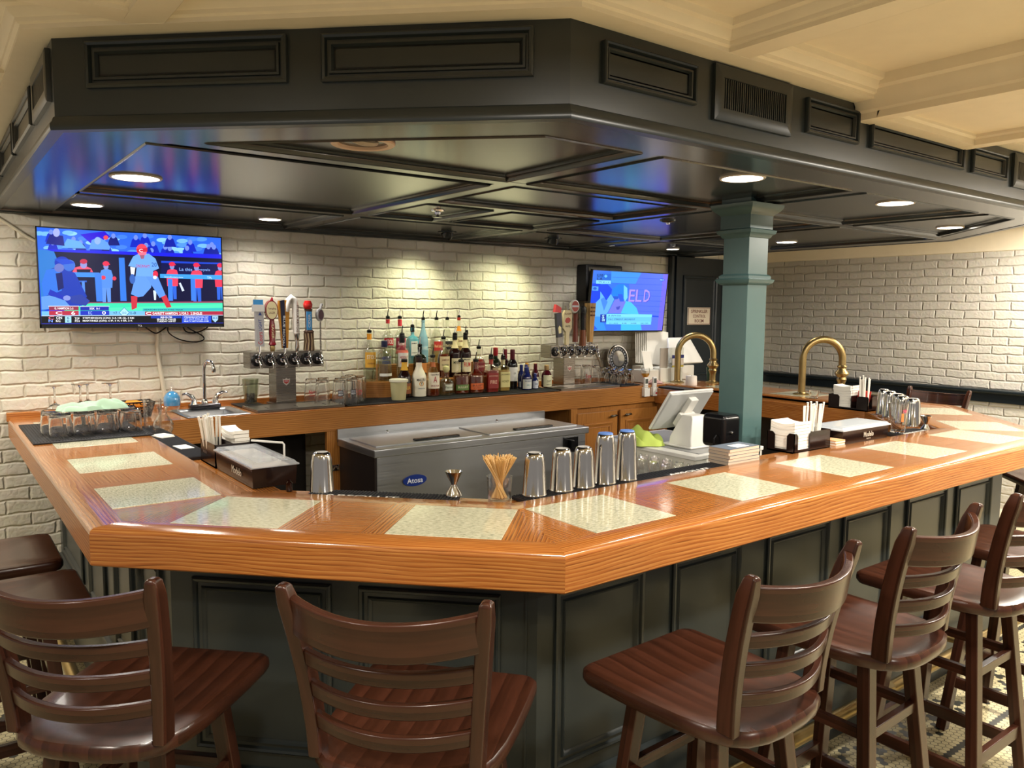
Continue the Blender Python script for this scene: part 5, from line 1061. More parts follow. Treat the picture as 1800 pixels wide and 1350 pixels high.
WINE = [(.0001, .104), (.016, .099), (.0325, .084), (.0385, .06), (.0345, .03), (.0298, .0008), (.031, 0), (.036, .03), (.040, .060), (.034, .085), (.018, .102), (.006, .110), (.0045, .125), (.0045, .178), (.010, .186), (.038, .191), (.038, .193), (.0001, .194)]
g2 = None
for x, y, nm in ((.475, 4.25, 'leftmost of the group'), (.585, 4.27, 'second from the left'), (.625, 4.33, 'half hidden, just right of the second'), (.715, 4.26, 'right end of the group')):
    lb = 'upside-down stemmed wine glass behind the tumblers, ' + nm
    if g2 is None: g2 = lathed('wine_glass', lb, 'glass', (x, y, tz), [('glass_body', WINE, GLASS, 26)], 'wine glasses upside down by the wall')
    else: dup(g2, (x, y, tz), None, lb)
# folded cloth lying over the tumblers
def heap(w, d, h, m_, seed, ridges=3, lean=.5):
    """bunched cloth: a lumpy folded sheet with rounded edges"""
    r = random.Random(seed); m = MB(); nx, ny = 36, 18; ph = [r.uniform(0, 6.28) for _ in range(8)]; top = []; bot = []
    for i in range(nx+1):
        u = -1+2*i/nx; R1 = []; R2 = []
        for j in range(ny+1):
            v = -1+2*j/ny; e = max(0, 1-abs(u)**2.6)*max(0, 1-abs(v)**2.6)
            f = abs(sin(ridges*(v+lean*u*.5)*1.5+ph[0]+.7*sin(2*u+ph[1])))**.7
            z = h*e**.5*(.30+.62*f*(.75+.25*sin(4*u+ph[2]))+.16*sin(7*u+ph[2])*sin(5*v+ph[3])) ; wv = 1+.24*sin(3.1*u+ph[4])+.14*sin(7*u+ph[5])
            x = w/2*u*(1+.05*sin(4*v+ph[6])); y = d/2*v*wv + .10*d*sin(2.4*u+ph[7])
            R1.append((x, y, max(.0015, z))); R2.append((x, y, 0))
        top.append(R1); bot.append(R2)
    m.grid([q[::-1] for q in top], m_); m.grid(bot, m_)
    for A, B_ in ((top[0], bot[0]), (bot[-1], top[-1]), ([q[0] for q in bot], [q[0] for q in top]), ([q[-1] for q in top], [q[-1] for q in bot])): m.grid([A, B_], m_)
    return m
MINT = mat('mint_cloth', '#a9c8ae', .9, var=.06)
o = obj('bar_cloth', heap(.28, .11, .050, MINT, 11, 2.4, 1.6), loc=(.590, 3.95, ZB+.0095+.106)); o.rotation_euler = (0, 0, .10)
tag(o, 'pale mint green cloth folded across the tops of the upside-down tumblers', 'cloth')
# wire basket with an orange sponge
bk = thing('basket', 'black plastic lattice basket near the wall behind the tumblers', 'basket', (.845, 4.47, ZB+.001))
m = MB()
for z, s_ in ((.004, .8), (.05, .92), (.078, 1.0)): m.tube([(s_*a, s_*b, z) for a, b in ((-.105, -.06), (.105, -.06), (.105, .06), (-.105, .06), (-.105, -.06))], .004, BLACK, 6)
for k in range(13):
    f_ = -1+2*k/12
    for sy in (-1, 1): m.tube([(.8*.105*f_, sy*.048, .004), (.105*f_, sy*.06, .078)], .0028, BLACK, 5)
for k in range(7):
    f_ = -1+2*k/6
    for sx in (-1, 1): m.tube([(sx*.084, .048*f_, .004), (sx*.105, .06*f_, .078)], .0028, BLACK, 5)
for z in (.02, .035, .065): m.tube([((.8+.2*z/.078)*a, (.8+.2*z/.078)*b, z) for a, b in ((-.105, -.06), (.105, -.06), (.105, .06), (-.105, .06), (-.105, -.06))], .0025, BLACK, 5)
obj('lattice', m, bk); m = MB(); m.box((0, 0, .004), (.165, .09, .004), BLACK); obj('basket_floor', m, bk)
m = MB(); m.at(.865, 4.46, ZB+.060, ry=.15); m.lathe([(.0001, -.012), (.045, -.010), (.055, .004), (.046, .020), (.0001, .028)], mat('orange_sponge', '#e08a1e', .7), 22); tag(obj('sponge', m), 'rounded orange sponge sitting in the black lattice basket', 'sponge')
lathed('glass_vase', 'tall straight clear glass beside the carafe at the left end of the rail', 'glass', (.862, 4.065, ZRL+.003), [('glass_body', [(.0001, .006), (.036, .006), (.038, 0), (.040, .004), (.041, .155), (.039, .155), (.038, .012), (.0001, .012)], TGLASS, 26)])
cf = lathed('carafe', 'small round-bellied clear carafe with a flared lip on the left rail', 'carafe', (.872, 3.90, ZRL+.003), [('glass_body', [(.0001, .003), (.026, .002), (.036, .008), (.046, .03), (.046, .05), (.036, .074), (.020, .094), (.0165, .108), (.020, .122), (.027, .132), (.0265, .133), (.019, .122), (.0148, .108), (.0182, .095), (.0345, .073), (.0445, .050), (.0445, .030), (.034, .010), (.0001, .006)], TGLASS, 28)])
gb = thing('soap_dispenser', 'round clear bottle of bright blue liquid by the small sink', 'soap bottle', (1.075, 4.585, ZB+.001))
m = MB(); m.lathe([(.0001, .002), (.030, .002), (.040, .02), (.046, .05), (.045, .078), (.034, .100), (.014, .114), (.011, .13)], TGLASS, 24, cap=False); obj('bottle_body', m, gb)
m = MB(); m.lathe([(.0001, .03), (.042, .032), (.0435, .06), (.042, .078), (.030, .098), (.012, .110), (.0001, .110)], translucent('bright_blue_soap', '#4aa2dc', .85), 24, cap=False); obj('liquid', m, gb)
m = MB(); m.lathe([(.013, .126), (.014, .128), (.014, .142), (.005, .144), (.005, .160), (.0001, .160)], TGLASS, 16, cap=False); obj('pump', m, gb)
# small sink and tap
sk = thing('hand_sink', 'small stainless drop-in hand sink in the back counter', 'sink', (1.235, 4.44, ZB))
m = MB(); zz = .0012
m.sweep([(-.165, -.185), (.165, -.185), (.165, .19), (-.165, .19)], [(0, zz), (.004, .004), (.026, .004), (.034, .001), (.042, -.012), (.050, -.11), (.16, -.115)], COOLS, closed=True); obj('basin', m, sk)
m = MB(); m.lathe([(.022, -.110), (.020, -.107), (.0001, -.108)], CHROME, 18, cap=False); obj('drain', m, sk)
tp = thing('sink_tap', 'chrome gooseneck tap with two lever handles behind the small sink', 'tap', (1.255, 4.605, ZB+.0045))
m = MB(); m.box((0, 0, .012), (.17, .05, .024), mat('dark_chrome', '#4a474a', .12, 1)); obj('deck_plate', m, tp, .006)
m = MB(); m.lathe([(.018, .024), (.018, .04), (.012, .052)], CHROME, 18); m.tube([(0, 0, .045), (0, 0, .22), (.004, -.006, .252), (.014, -.022, .268), (.028, -.040, .264), (.036, -.052, .245), (.038, -.055, .225)], .010, CHROME, 14); m.lathe([(.012, .205), (.013, .21), (.013, .228)], CHROME, 14, c=(.038, -.055)); obj('spout', m, tp)
for s_ in (-1, 1): m = MB(); m.tube([(s_*.060, 0, .022), (s_*.058, 0, .045), (s_*.070, -.002, .070), (s_*.100, -.008, .088), (s_*.125, -.012, .084)], [.020, .016, .013, .008, .006], CHROME, 12); obj('lever_handle', m, tp)
# plastic cup with dark fruit
m = MB(); m.box((0, 0, .0025), (.15, .20, .005), MATTE); tag(obj('small_mat', m, loc=(1.515, 4.635, ZB+.0005), bevel=.001), 'small black mat under the plastic cup of dark fruit', 'mat')
cp = thing('plastic_cup', 'clear plastic cup of dark blueberries beside the beer tower', 'cup', (1.535, 4.66, ZB+.0057))
m = MB(); m.lathe([(.0001, .002), (.034, .002), (.035, 0), (.048, .148), (.046, .148), (.034, .006), (.0001, .005)], glass('cloudy_plastic', '#dde0d4', .35, .2, .12), 24, cap=False); obj('cup_body', m, cp)
bl = mat('blueberry', '#232936', .4, var=.3); m = MB()
for k in range(26): a = rnd.random()*6.28; r_ = .024*rnd.random()**.5; m.at(r_*cos(a), r_*sin(a), .014+.013*(k//7)); m.lathe([(.0001, -.009), (.007, -.006), (.010, 0), (.007, .006), (.0001, .009)], bl, 8, cap=False)
f_ = obj('fruit', m, cp); f_['kind'] = 'stuff'
# drip trays under the beer towers
for x0, x1, y0, y1, lb in ((1.44, 1.955, 4.262, 4.525, 'steel drip tray in front of the six-tap tower'), (3.62, 4.20, 4.262, 4.46, 'steel drip tray in front of the tower beside the right television')):
    t = thing('drip_tray', lb, 'drip tray', ((x0+x1)/2, (y0+y1)/2, ZB+.0005)); w_, d_ = x1-x0, y1-y0
    m = MB(); m.sweep([(-w_/2, -d_/2), (w_/2, -d_/2), (w_/2, d_/2), (-w_/2, d_/2)], [(0, 0), (0, .012), (.005, .014), (.012, .0135), (.014, .009), (.05, .009)], STEEL, closed=True); obj('tray_rim', m, t)
    m = MB(); m.box((0, 0, .0095), (w_-.03, d_-.03, .003), STEEL)
    for k in range(3): m.box((-w_/2+w_*(k+.5)/3, -.03, .0115), (.006, .05, .002), BLACK)
    obj('grid_plate', m, t)
# ================================================================== things on the service rail
RM = ZRL+.0012
def rail_mat(label, a, b, w, text=None, tpos=.5, tlen=.25, thick=.012, tcol='#e8e6de'):
    """rubber mat lying on the rail from a to b; lettering reads from the guests' side"""
    u = (Vector((*b, 0))-Vector((*a, 0))); L = u.length; rz = atan2(u.y, u.x)
    t = thing('rail_mat', label, 'bar mat', (*a, RM), rz)
    m = MB(); m.box((L/2, 0, thick/2), (L, w, thick), MATTE); obj('mat_base', m, t, .002)
    m = MB(); n = int(L/.011)
    for k in range(n): m.box((L*(k+.5)/n, 0, thick+.0012), (.0042, w*.9, .0024), MATTE)
    obj('nubs', m, t)
    if text:
        m = MB(); x = L*tpos; m.box((x, -w/2+.017, thick+.0026), (tlen+.02, .030, .0012), MATTE); m.text(text, mat('mat_letters', tcol, .5), .022, tlen, Matrix.Translation((x, -w/2+.017, thick+.0036))); obj('lettering', m, t)
    return t
R5 = off(O, .535)
rail_mat('black ribbed mat running along the left rail behind the straw caddy', (R5[0][0], 4.16), (R5[0][0], 3.20), .10)
def lerp(a, b, t_): return (a[0]+(b[0]-a[0])*t_, a[1]+(b[1]-a[1])*t_)
rail_mat('black rubber mat with white lettering in front of the steel cooler', lerp(R5[1], R5[2], .20), lerp(R5[1], R5[2], .80), .10, 'ABSOLUT', .38, .24)
rail_mat('dark blue-black rubber mat with white letters under the steel shakers', (1.47, R5[2][1]), (2.46, R5[2][1]), .10, 'ABSOLUT', .76, .22)
rail_mat('black rubber mat with a white band beside the pint glass with a flower print', (3.74, R5[2][1]), (4.03, R5[2][1]), .10, 'ABSOLUT', .5, .22)
m = MB(); m.box((0, 0, .0006), (.055, .10, .0012), PAPER); o = obj('card', m, loc=(R5[0][0]-.005, 3.44, RM+.0147)); o.rotation_euler = (0, 0, .1); tag(o, 'blank white card lying on the left rail mat', 'card')
m = MB(); m.box((0, 0, .002), (.06, .09, .004), PAPER); m.box((.006, .004, .006), (.05, .08, .004), PAPER); o = obj('paper_slips', m, loc=(R5[0][0]-.01, 3.77, RM+.0147)); o.rotation_euler = (0, 0, .3); tag(o, 'small pile of pale paper slips at the foot of the carafe', 'paper')
# bartenders' steel
SHK = steel('shaker_steel', '#c4c2c0', .12, 3., 20.)
def shaker(label, x, y, z, h, cap=None):
    t = thing('cocktail_shaker', label, 'shaker', (x, y, z), 0, 'upturned steel shakers on the rail')
    r1, r0 = .0385, .0285; m = MB()
    m.lathe([(r1, .003), (r1+.0015, .0), (r1+.0022, .003), (r1+.001, .006), (r1, .008), (r0+.004, h*.80), (r0+.001, h-.012), (r0-.002, h-.004), (r0-.008, h)], SHK, 32, cap=False)
    m.lathe([(r0-.008, h), (r0-.012, h-.0015), (.0001, h-.0015)], mat('shaker_end_reflection', '#c4c2be', .45, .2), 32, cap=False); obj('tin_body', m, t)  # lamp reflections on the steel end are put into its pale colour
    if cap: m = MB(); m.lathe([(r0-.002, h-.002), (r0-.005, h+.002), (.0001, h+.003)], mat('cap_blue', cap, .5), 24, cap=False); obj('rubber_foot', m, t)
    return t
ZM = RM+.0147
shaker('steel shaker tin standing alone at the left of the black lettered mat', 1.005, 2.372, RM, .140)
for x, h, c, lb in ((1.527, .138, None, 'short steel shaker tin, first of the row right of the straws'), (1.640, .140, None, 'short steel shaker tin, second of the row of five'), (1.735, .136, None, 'short steel shaker tin in the middle of the row of five'), (1.832, .172, '#5a7fc4', 'tall steel shaker with a blue base, fourth of the row'), (1.934, .172, '#5a7fc4', 'tall steel shaker with a blue base at the right end of the row')):
    shaker(lb, x, R5[2][1]+.005, ZM, h, c)
for t_, dy, lb in ((.125, 0, 'steel shaker tin nearest the small jigger at the far right'), (.20, .012, 'steel shaker tin second from the small jigger at the far right'), (.29, 0, 'steel shaker tin in the far right group, third along the rail'), (.385, .0, 'steel shaker tin in the far right group, behind the flower-print glass'), (.47, .0, 'rearmost steel shaker tin of the far right group')):
    shaker(lb, 4.055+t_-dy, 1.918+t_+dy, RM, .150)
def jigger(label, x, y, z):
    t = thing('jigger', label, 'jigger', (x, y, z))
    m = MB(); m.lathe([(.0235, .004), (.0245, 0), (.026, .001), (.0235, .010), (.0085, .034), (.0085, .037), (.028, .076), (.0285, .078), (.027, .078), (.007, .040), (.0001, .039)], SHK, 28, cap=False); obj('cups', m, t); return t
jigger('double-ended steel jigger in front of the cooler', 1.315, 2.065, ZM); jigger('small steel jigger at the far right corner of the rail', 4.075, 1.925, RM)
# glass of wooden stirrers
sw = lathed('straw_glass', 'clear glass packed with wooden coffee stirrers', 'glass', (1.425, 1.972, RM), [('glass_body', [(.0001, .008), (.033, .008), (.035, 0), (.036, .004), (.041, .080), (.0395, .080), (.034, .012), (.0001, .012)], TGLASS, 28)])
SM = [mat('stirrer_wood_%d' % k, c, .7) for k, c in enumerate(('#d9b06e', '#c99c5a', '#e6c288'))]
for k in range(100):
    a = rnd.random()*6.283; rr = rnd.random()**.5; b0 = a + 2.6; r0 = .026*rr
    m = MB(); p0 = (r0*cos(b0), r0*sin(b0), .013); p1 = (.058*rr*cos(a), .058*rr*sin(a), .145-.004*rr+rnd.uniform(-.004, .004)); m.tube([p0, p1], .0017, SM[k % 3], 5)
    o = obj('stir_stick', m, loc=(1.425, 1.972, RM)); tag(o, 'thin wooden stirrer standing in the packed glass', 'stirrer', 'wooden stirrers in the glass')
# caddies with napkins and straws
def napkins(name, label, x, y, z, w, d, h, rz=0, curl=.01):
    t = thing('napkin_stack', label, 'napkins', (x, y, z), rz)
    m = MB(); n = 9
    for k in range(n):
        z0, z1 = h*k/n, h*(k+1)/n-.0006; jx, jy = rnd.uniform(-.002, .002), rnd.uniform(-.002, .002); rows = []
        for s_ in range(9):
            u = -1+s_/4; dz = curl*(u*u-.3)*k/n; rows.append([(jx+w/2*i, jy+d/2*u, zz+dz) for i, zz in ((-1, z0), (1, z0), (1, z1), (-1, z1))])
        m.grid(rows, PAPER, closed_u=True, cap0=True, cap1=True)
    obj('paper_napkins', m, t); return t
def straws(cx, cy, z, n, hgt, spread, label, group, w=.02, d=.03, lean=(0, 0)):
    for k in range(n):
        x, y = rnd.uniform(-w, w), rnd.uniform(-d, d); tx, ty = x*spread+lean[0]*hgt+rnd.uniform(-.006, .006), y*spread+lean[1]*hgt+rnd.uniform(-.006, .006); hh = hgt*rnd.uniform(.92, 1.06)
        m = MB(); m.tube([(x, y, 0), (tx, ty, hh)], .0042, PAPER, 6); m.tube([(tx, ty, hh), (tx*1.0+rnd.uniform(-.003, .003), ty, hh+.008)], [.0042, .0055], PAPER, 6)
        tag(obj('straw', m, loc=(cx, cy, z)), label, 'straw', group)
BRB = mat('brown_black_plastic', '#1c1210', .18)
def caddy(label, loc, sx, sy, h, rz=0, cut=True, div='x'):
    """open black bar caddy: two compartments, U-shaped cut-outs in the walls"""
    t = thing('bar_caddy', label, 'caddy', loc, rz)
    m = MB(); m.box((sx/2, sy/2, .003), (sx, sy, .006), BRB); obj('floor_plate', m, t)
    def wall(p, q_, notch=None):
        L = math.dist(p, q_); mm = MB(); mm.T = seg_T(p, q_)
        if notch:
            a, b, zb = notch; c_ = .012; poly = [(0, 0), (L, 0), (L, h), (b+c_, h), (b, h-c_), (b, zb+c_), (b-c_, zb), (a+c_, zb), (a, zb+c_), (a, h-c_), (a-c_, h), (0, h)]
            for q1 in ([(0, 0), (L, 0), (L, zb), (0, zb)], [(0, zb), (a, zb), (a, h-c_), (a-c_, h), (0, h)], [(b, zb), (L, zb), (L, h), (b+c_, h), (b, h-c_)]): mm.prism(q1, -.003, 0, BRB)
        else: mm.prism([(0, 0), (L, 0), (L, h), (0, h)], -.003, 0, BRB)
        obj('side_wall', mm, t)
    n1 = (sx*.10, sx*.42, .014) if cut else None
    wall((0, 0), (sx, 0), n1); wall((sx, 0), (sx, sy)); wall((sx, sy), (0, sy)); wall((0, sy), (0, 0), (sy*.28, sy*.72, .014) if cut else None); m = MB(); m.box((sx*.52, sy/2, h*.5), (.003, sy-.006, h-.002), BRB) if div == 'x' else m.box((sx/2, sy*.42, h*.5), (sx-.006, .003, h-.002), BRB); obj('divider', m, t)
    return t
# left rail
cA = caddy('dark brown bar caddy with straws and napkins by the left inner edge of the bar', (.845, 2.985, RM), .135, .19, .088, 0, cut=False)
m = MB(); m.text('MODELO', mat('faded_letters', '#6a5a50', .5), .010, .05, Matrix.Translation((-.0008, .13, .045)) @ Matrix(((0, 0, -1, 0), (-1, 0, 0, 0), (0, 1, 0, 0), (0, 0, 0, 1)))); obj('lettering', m, cA)
straws(.878, 3.12, RM+.008, 17, .165, 1.5, 'white paper-wrapped straw fanned out of the dark caddy on the left', 'wrapped straws in the left caddy', .024, .028, (-.05, .05))
napkins('n', 'thick curled stack of white napkins in the left caddy', .952, 3.085, RM+.0065, .056, .165, .118, 0, .012)
def garnish_tray(label, loc, sx, sy, h, side):
    t = thing('garnish_tray', label, 'garnish tray', loc)
    m = MB(); m.sweep([(0, 0), (sx, 0), (sx, sy), (0, sy)], [(.012, 0), (.004, .002), (0, h), (.004, h), (.014, .006), (.03, .006)], BRB, closed=True); m.box((sx/2, sy/2, .004), (sx-.02, sy-.02, .004), BRB); obj('tray_body', m, t)
    for k in range(4):
        y = sy*(k+.5)/4 if sy > sx else sy/2; x = sx/2 if sy > sx else sx*(k+.5)/4
        w_, d_ = (sx-.03, sy/4-.012) if sy > sx else (sx/4-.012, sy-.03)
        m = MB(); m.sweep(rect(x-w_/2, y-d_/2, x+w_/2, y+d_/2), [(0, h-.004), (.004, .014), (.02, .012)], WHITE, closed=True); m.box((x, y, .013), (w_-.03, d_-.03, .003), WHITE); obj('insert_cup', m, t)
        if side == 'left':
            m = MB()
            for j in range(6): m.at(x+rnd.uniform(-w_, w_)*.34, y+rnd.uniform(-d_, d_)*.3, .030+.004*(j % 3)); m.lathe([(.0001, -.006), (.014, -.004), (.017, 0), (.010, .006), (.0001, .008)], mat('fruit_%d' % (k % 3), ('#d8a048', '#c8b868', '#b86838')[k % 3], .4), 9, cap=False)
            f_ = obj('fruit_pieces', m, t); f_['kind'] = 'stuff'
    LID = translucent('clear_lid', '#dfe4ea', .38, .06) if side == 'left' else translucent('milky_flat_lid', '#cfd6dc', .80, .12)
    m = MB(); m.sweep(rect(-.006, -.006, sx+.006, sy+.006), [(0, h-.001), (0, h+.004), (.006, h+.006), (.012, h+.014), (.03, h+.015)], LID, closed=True); m.box((sx/2, sy/2, h+.0145), (sx-.046, sy-.046, .0015), LID); obj('lid', m, t)
    m = MB()
    if side == 'left': m.text('Modelo', mat('tray_letters', '#cfc6b4', .5), .026, .105, Matrix.Translation((-.0006, sy*.40, h*.52)) @ Matrix(((0, 0, -1, 0), (-1, 0, 0, 0), (0, 1, 0, 0), (0, 0, 0, 1))))
    else: m.text('Modelo', mat('tray_letters', '#cfc6b4', .5), .024, .085, Matrix.Translation((sx*.55, -.0006, h*.55)) @ rx90); m.text('Especial', mat('tray_letters', '#cfc6b4', .5), .007, .035, Matrix.Translation((sx*.55, -.0006, h*.24)) @ rx90)
    obj('lettering', m, t); return t
gA = garnish_tray('dark brown garnish tray with a clear lid over cut fruit on the left rail', (.843, 2.565, RM), .155, .405, .070, 'left')
m = MB(); m.tube([(.185, .20, .0), (.185, .20, .105), (.180, .20, .112), (.10, .30, .114)], .004, WHITE, 8); obj('lid_handle', m, gA)
m = MB(); m.lathe([(.010, 0), (.011, .002), (.011, .028), (.005, .034), (.005, .040), (.0001, .040)], mat('dark_brown_glass', '#1c0907'), 12); tag(obj('bitters_bottle', m, loc=(.935, 2.475, RM)), 'tiny dark bottle between the garnish tray and the single steel shaker', 'bottle')
# right rail
cB = caddy('black bar caddy with cut-out sides holding napkins and straws, right of the column', (2.93, 1.922, RM), .27, .135, .085)
napkins('n', 'white napkin stack standing high in the caddy next to the column', 3.000, 1.990, RM+.0065, .122, .118, .118, 0, .012)
straws(3.135, 1.985, RM+.008, 14, .175, 1.25, 'white paper-wrapped straw in the caddy beside the column', 'wrapped straws in the middle caddy', .05, .03, (.04, 0))
for k in range(6):
    m = MB(); m.box((0, 0, .0028), (.075, .075, .0054), mat('coaster_%d' % (k % 2), ('#e8e2d6', '#d9a878')[k % 2], .7)); o = obj('coaster', m, loc=(3.243, 1.935, RM+.0056*k)); o.rotation_euler = (0, 0, rnd.uniform(-.06, .06))
    tag(o, 'square card coaster in the small stack between caddy and black tray', 'coaster', 'coasters stacked by the right tray')
garnish_tray('black garnish tray with a milky flat lid on the right rail', (3.29, 1.915, RM), .40, .165, .066, 'right')
pg = g0.copy(); COL.objects.link(pg); pg.location = (3.80, R5[2][1]+.01, ZM); pg.rotation_euler = (pi, 0, 0); pg.location.z += .1455; pg['label'] = 'clear upright pint glass with a pink flower print at the right'
pg['group'] = 'pint glasses standing upright'; del pg['group']
for c in list(g0.children):
    if c.name.startswith('glass_body'): d = c.copy(); COL.objects.link(d); d.parent = pg
m = MB(); wq = lambda X, Y, Z: (.0425*cos(1.9+X/.042), .0425*sin(1.9+X/.042), .055-Y); m.text('*', mat('flower_pink', '#b0405c', .5), .022, .026, warp=lambda X, Y, Z: wq(X, Y+.02, Z)); m.text('I', mat('flower_orange', '#d0783a', .5), .04, .012, warp=lambda X, Y, Z: wq(X+.012, Y-.012, Z)); obj('flower_print', m, pg)
cC = caddy('black bar caddy with napkins, straws and red packets on the far right rail', (4.555, 2.50, RM), .118, .26, .088, div='y')
napkins('n', 'white napkin stack in the far right caddy', 4.612, 2.675, RM+.0065, .10, .115, .135, 0, .01)
straws(4.590, 2.545, RM+.008, 12, .19, 1.3, 'white paper-wrapped straw in the far right caddy', 'wrapped straws in the far right caddy', .02, .025)
for k in range(7):
    m = MB(); m.box((0, 0, .035), (.004, .045, .07), mat('packet_red', '#c23426', .5)); o = obj('sugar_packet', m, loc=(4.632+.0065*k-.008, 2.585-.002*k, RM+.045)); o.rotation_euler = (.1, rnd.uniform(-.15, .15), 0); tag(o, 'red paper packet upright in the far right caddy', 'packet', 'red packets in the right caddy')
# menus
for k in range(5):
    m = MB(); m.box((0, 0, .0058), (.185, .098, .0115), mat('menu_edge', '#c9b8a4', .7)); m.box((0, 0, .0118), (.187, .100, .001), mat('menu_cover', '#5d6672', .5))
    if k == 4: m.box((.01, -.01, .0125), (.075, .05, .0006), PAPER)
    o = obj('booklet', m, loc=(2.525, 1.921, ZM-.012+.0124*k)); o.rotation_euler = (0, 0, rnd.uniform(-.05, .05)); o.location.z = ZM+.0124*k-.0
    tag(o, 'grey-covered booklet with a white label on top of the pile by the column' if k == 4 else 'grey-covered booklet in the pile by the column, under the top one', 'booklet', None if k == 4 else 'booklets piled by the column')
# dispenser on the column
bx = thing('card_reader', 'glossy black rounded box fixed to the left face of the column', 'dispenser', (2.883, 2.27, 1.035))
m = MB(); m.box((0, 0, .075), (.122, .13, .15), BLACK); obj('body', m, bx, .022, seg=4)
m = MB(); m.lathe([(.007, 0), (.007, .004), (.003, .010)], CHROME, 12); m.T = Matrix(); o = obj('keyhole', m, bx, loc=(-.01, -.066, .07)); o.rotation_euler = (pi/2, 0, 0)
m = MB(); m.tube([(-.07, -.03, .06), (-.085, -.03, .045), (-.085, -.03, .0), (-.07, -.03, -.02)], .004, BLACK); obj('cord', m, bx)
# white glass washer box and its shelf of glasses
wb = thing('white_cabinet', 'white low under-bar cabinet carrying the touch screen terminal', 'cabinet', (3.20, 2.80, 0))
m = MB(); m.box((0, 0, .465), (.53, .68, .93), mat('white_laminate', '#dedcd0', .4)); obj('cabinet_box', m, wb, .004)
m = MB(); m.box((0, 0, .94), (.54, .69, .02), WHITE); obj('top_board', m, wb, .003)
m = MB(); m.box((.02, 0, .9515), (.44, .62, .003), mat('grey_top_mat', '#8f9090', .4)); obj('top_mat', m, wb)
sh = thing('glass_shelf', 'white ledge for small glasses along the side of the white cabinet', 'shelf', (2.845, 2.62, 0))
m = MB(); m.box((0, 0, .835), (.165, .62, .02), mat('white_laminate', '#dedcd0')); obj('board', m, sh, .002)
for ly in (-.29, .29):
    m = MB(); m.box((0, ly, .4125), (.14, .03, .825), mat('white_laminate', '#dedcd0')); obj('leg', m, sh)
ROCK = upside([(.0001, .008), (.022, .008), (.024, 0), (.027, .004), (.030, .080), (.0285, .0805), (.0235, .014), (.0001, .012)], .0805)
g3 = None
for r_ in range(2):
    for k in range(7):
        x, y = 2.802+.072*r_, 2.365+.078*k-.02*r_; lb = 'small upside-down glass on the white ledge, %s row, %s from the near end' % (('outer', 'inner')[r_], ('first', 'second', 'third', 'fourth', 'fifth', 'sixth', 'last')[k])
        if g3 is None: g3 = lathed('small_glass', lb, 'glass', (x, y, .8455), [('glass_body', ROCK, EGLASS, 22)], 'small glasses on the white ledge')
        else: dup(g3, (x, y, .8455), None, lb)
# touch screen terminal seen from behind
pt = thing('pos_terminal', 'white touch screen terminal seen from the back on the white cabinet', 'terminal', (3.14, 2.71, .953))
m = MB(); m.box((0, -.03, .006), (.19, .20, .012), WHITE); rows = [[(i*w_, dy+j*d_, z) for i, j in ((-1, -1), (1, -1), (1, 1), (-1, 1))] for w_, d_, dy, z in ((.088, .075, -.05, .010), (.085, .070, -.05, .050), (.056, .040, -.062, .150), (.052, .034, -.060, .165))]
m.grid(rows, WHITE, closed_u=True, cap0=True, cap1=True); obj('stand', m, pt, .006)
m = MB(); m.T = Matrix.Translation((0, .015, .182)) @ Matrix.Rotation(radians(34)+pi/2, 4, 'X')
m.box((0, 0, -.002), (.325, .235, .020), mat('grey_white_plastic', '#b9bab8', .4)); m.box((0, 0, -.008), (.335, .248, .014), WHITE); obj('screen_back', m, pt, .006)
m = MB(); m.T = Matrix.Translation((0, .015, .182)) @ Matrix.Rotation(radians(34)+pi/2, 4, 'X'); m.box((.01, .015, .020), (.058, .15, .028), WHITE); m.box((.01, -.035, .040), (.115, .075, .040), WHITE); obj('mount_arm', m, pt, .004)
LIME = mat('lime_towel', '#b4c860', .95, var=.08)
o = obj('bar_towel', heap(.23, .14, .095, LIME, 4, 1.7, 1.5), loc=(2.975, 2.855, .954)); o.rotation_euler = (0, 0, -.75); tag(o, 'lime green towel bunched on the white cabinet beside the terminal', 'towel')

# ================================================================== back right corner
def arch(label, x0, y0, x1, y1, H_):
    t = thing('brass_arch_rail', label, 'brass rail', (x0, y0, ZB+.0012))
    dx, dy = x1-x0, y1-y0; L = hypot(dx, dy); ux, uy = dx/L, dy/L; r = L/2; zc = H_-r; P = lambda s_, z: (ux*s_, uy*s_, z)
    m = MB(); pts = [P(0, 0), P(0, zc*.5)] + [P(r-r*cos(pi*k/18), zc+r*sin(pi*k/18)) for k in range(19)] + [P(L, zc-.05)]; m.tube(pts, .0245, BRASS, 18); obj('bent_tube', m, t)
    m = MB(); m.lathe([(.026, zc-.04), (.034, zc-.05), (.026, zc-.062), (.030, zc-.075), (.044, zc-.09), (.048, zc-.10), (.036, zc-.115), (.028, zc-.125), (.034, zc-.14), (.028, zc-.155), (.024, zc-.17), (.024, .02), (.0245, .006)], BRASS, 24, c=(ux*L, uy*L)); obj('turned_post', m, t)
    for s_ in (0, L): m = MB(); m.lathe([(.056, 0), (.056, .004), (.048, .008), (.030, .010), (.026, .018)], BRASS, 26, c=(ux*s_, uy*s_)); obj('base_flange', m, t)
arch('brass gooseneck arch rail on the bar top right of the column', 4.89, 3.17, 5.11, 3.005, .385)
arch('brass gooseneck arch rail left of the column, partly behind it', 4.85, 4.27, 5.08, 4.10, .380)
bp = thing('tray', 'round black tray with a pale rim lying behind the brass arch on the right', 'tray', (4.99, 2.80, ZB+.0012))
m = MB(); m.lathe([(.0001, .004), (.12, .004), (.135, .018), (.142, .020), (.138, .014), (.122, 0), (.0001, 0)], BLACK, 40, cap=False); obj('dish', m, bp); m = MB(); m.lathe([(.136, .0185), (.142, .0215), (.143, .019)], CHROME, 40, cap=False); obj('rim', m, bp)
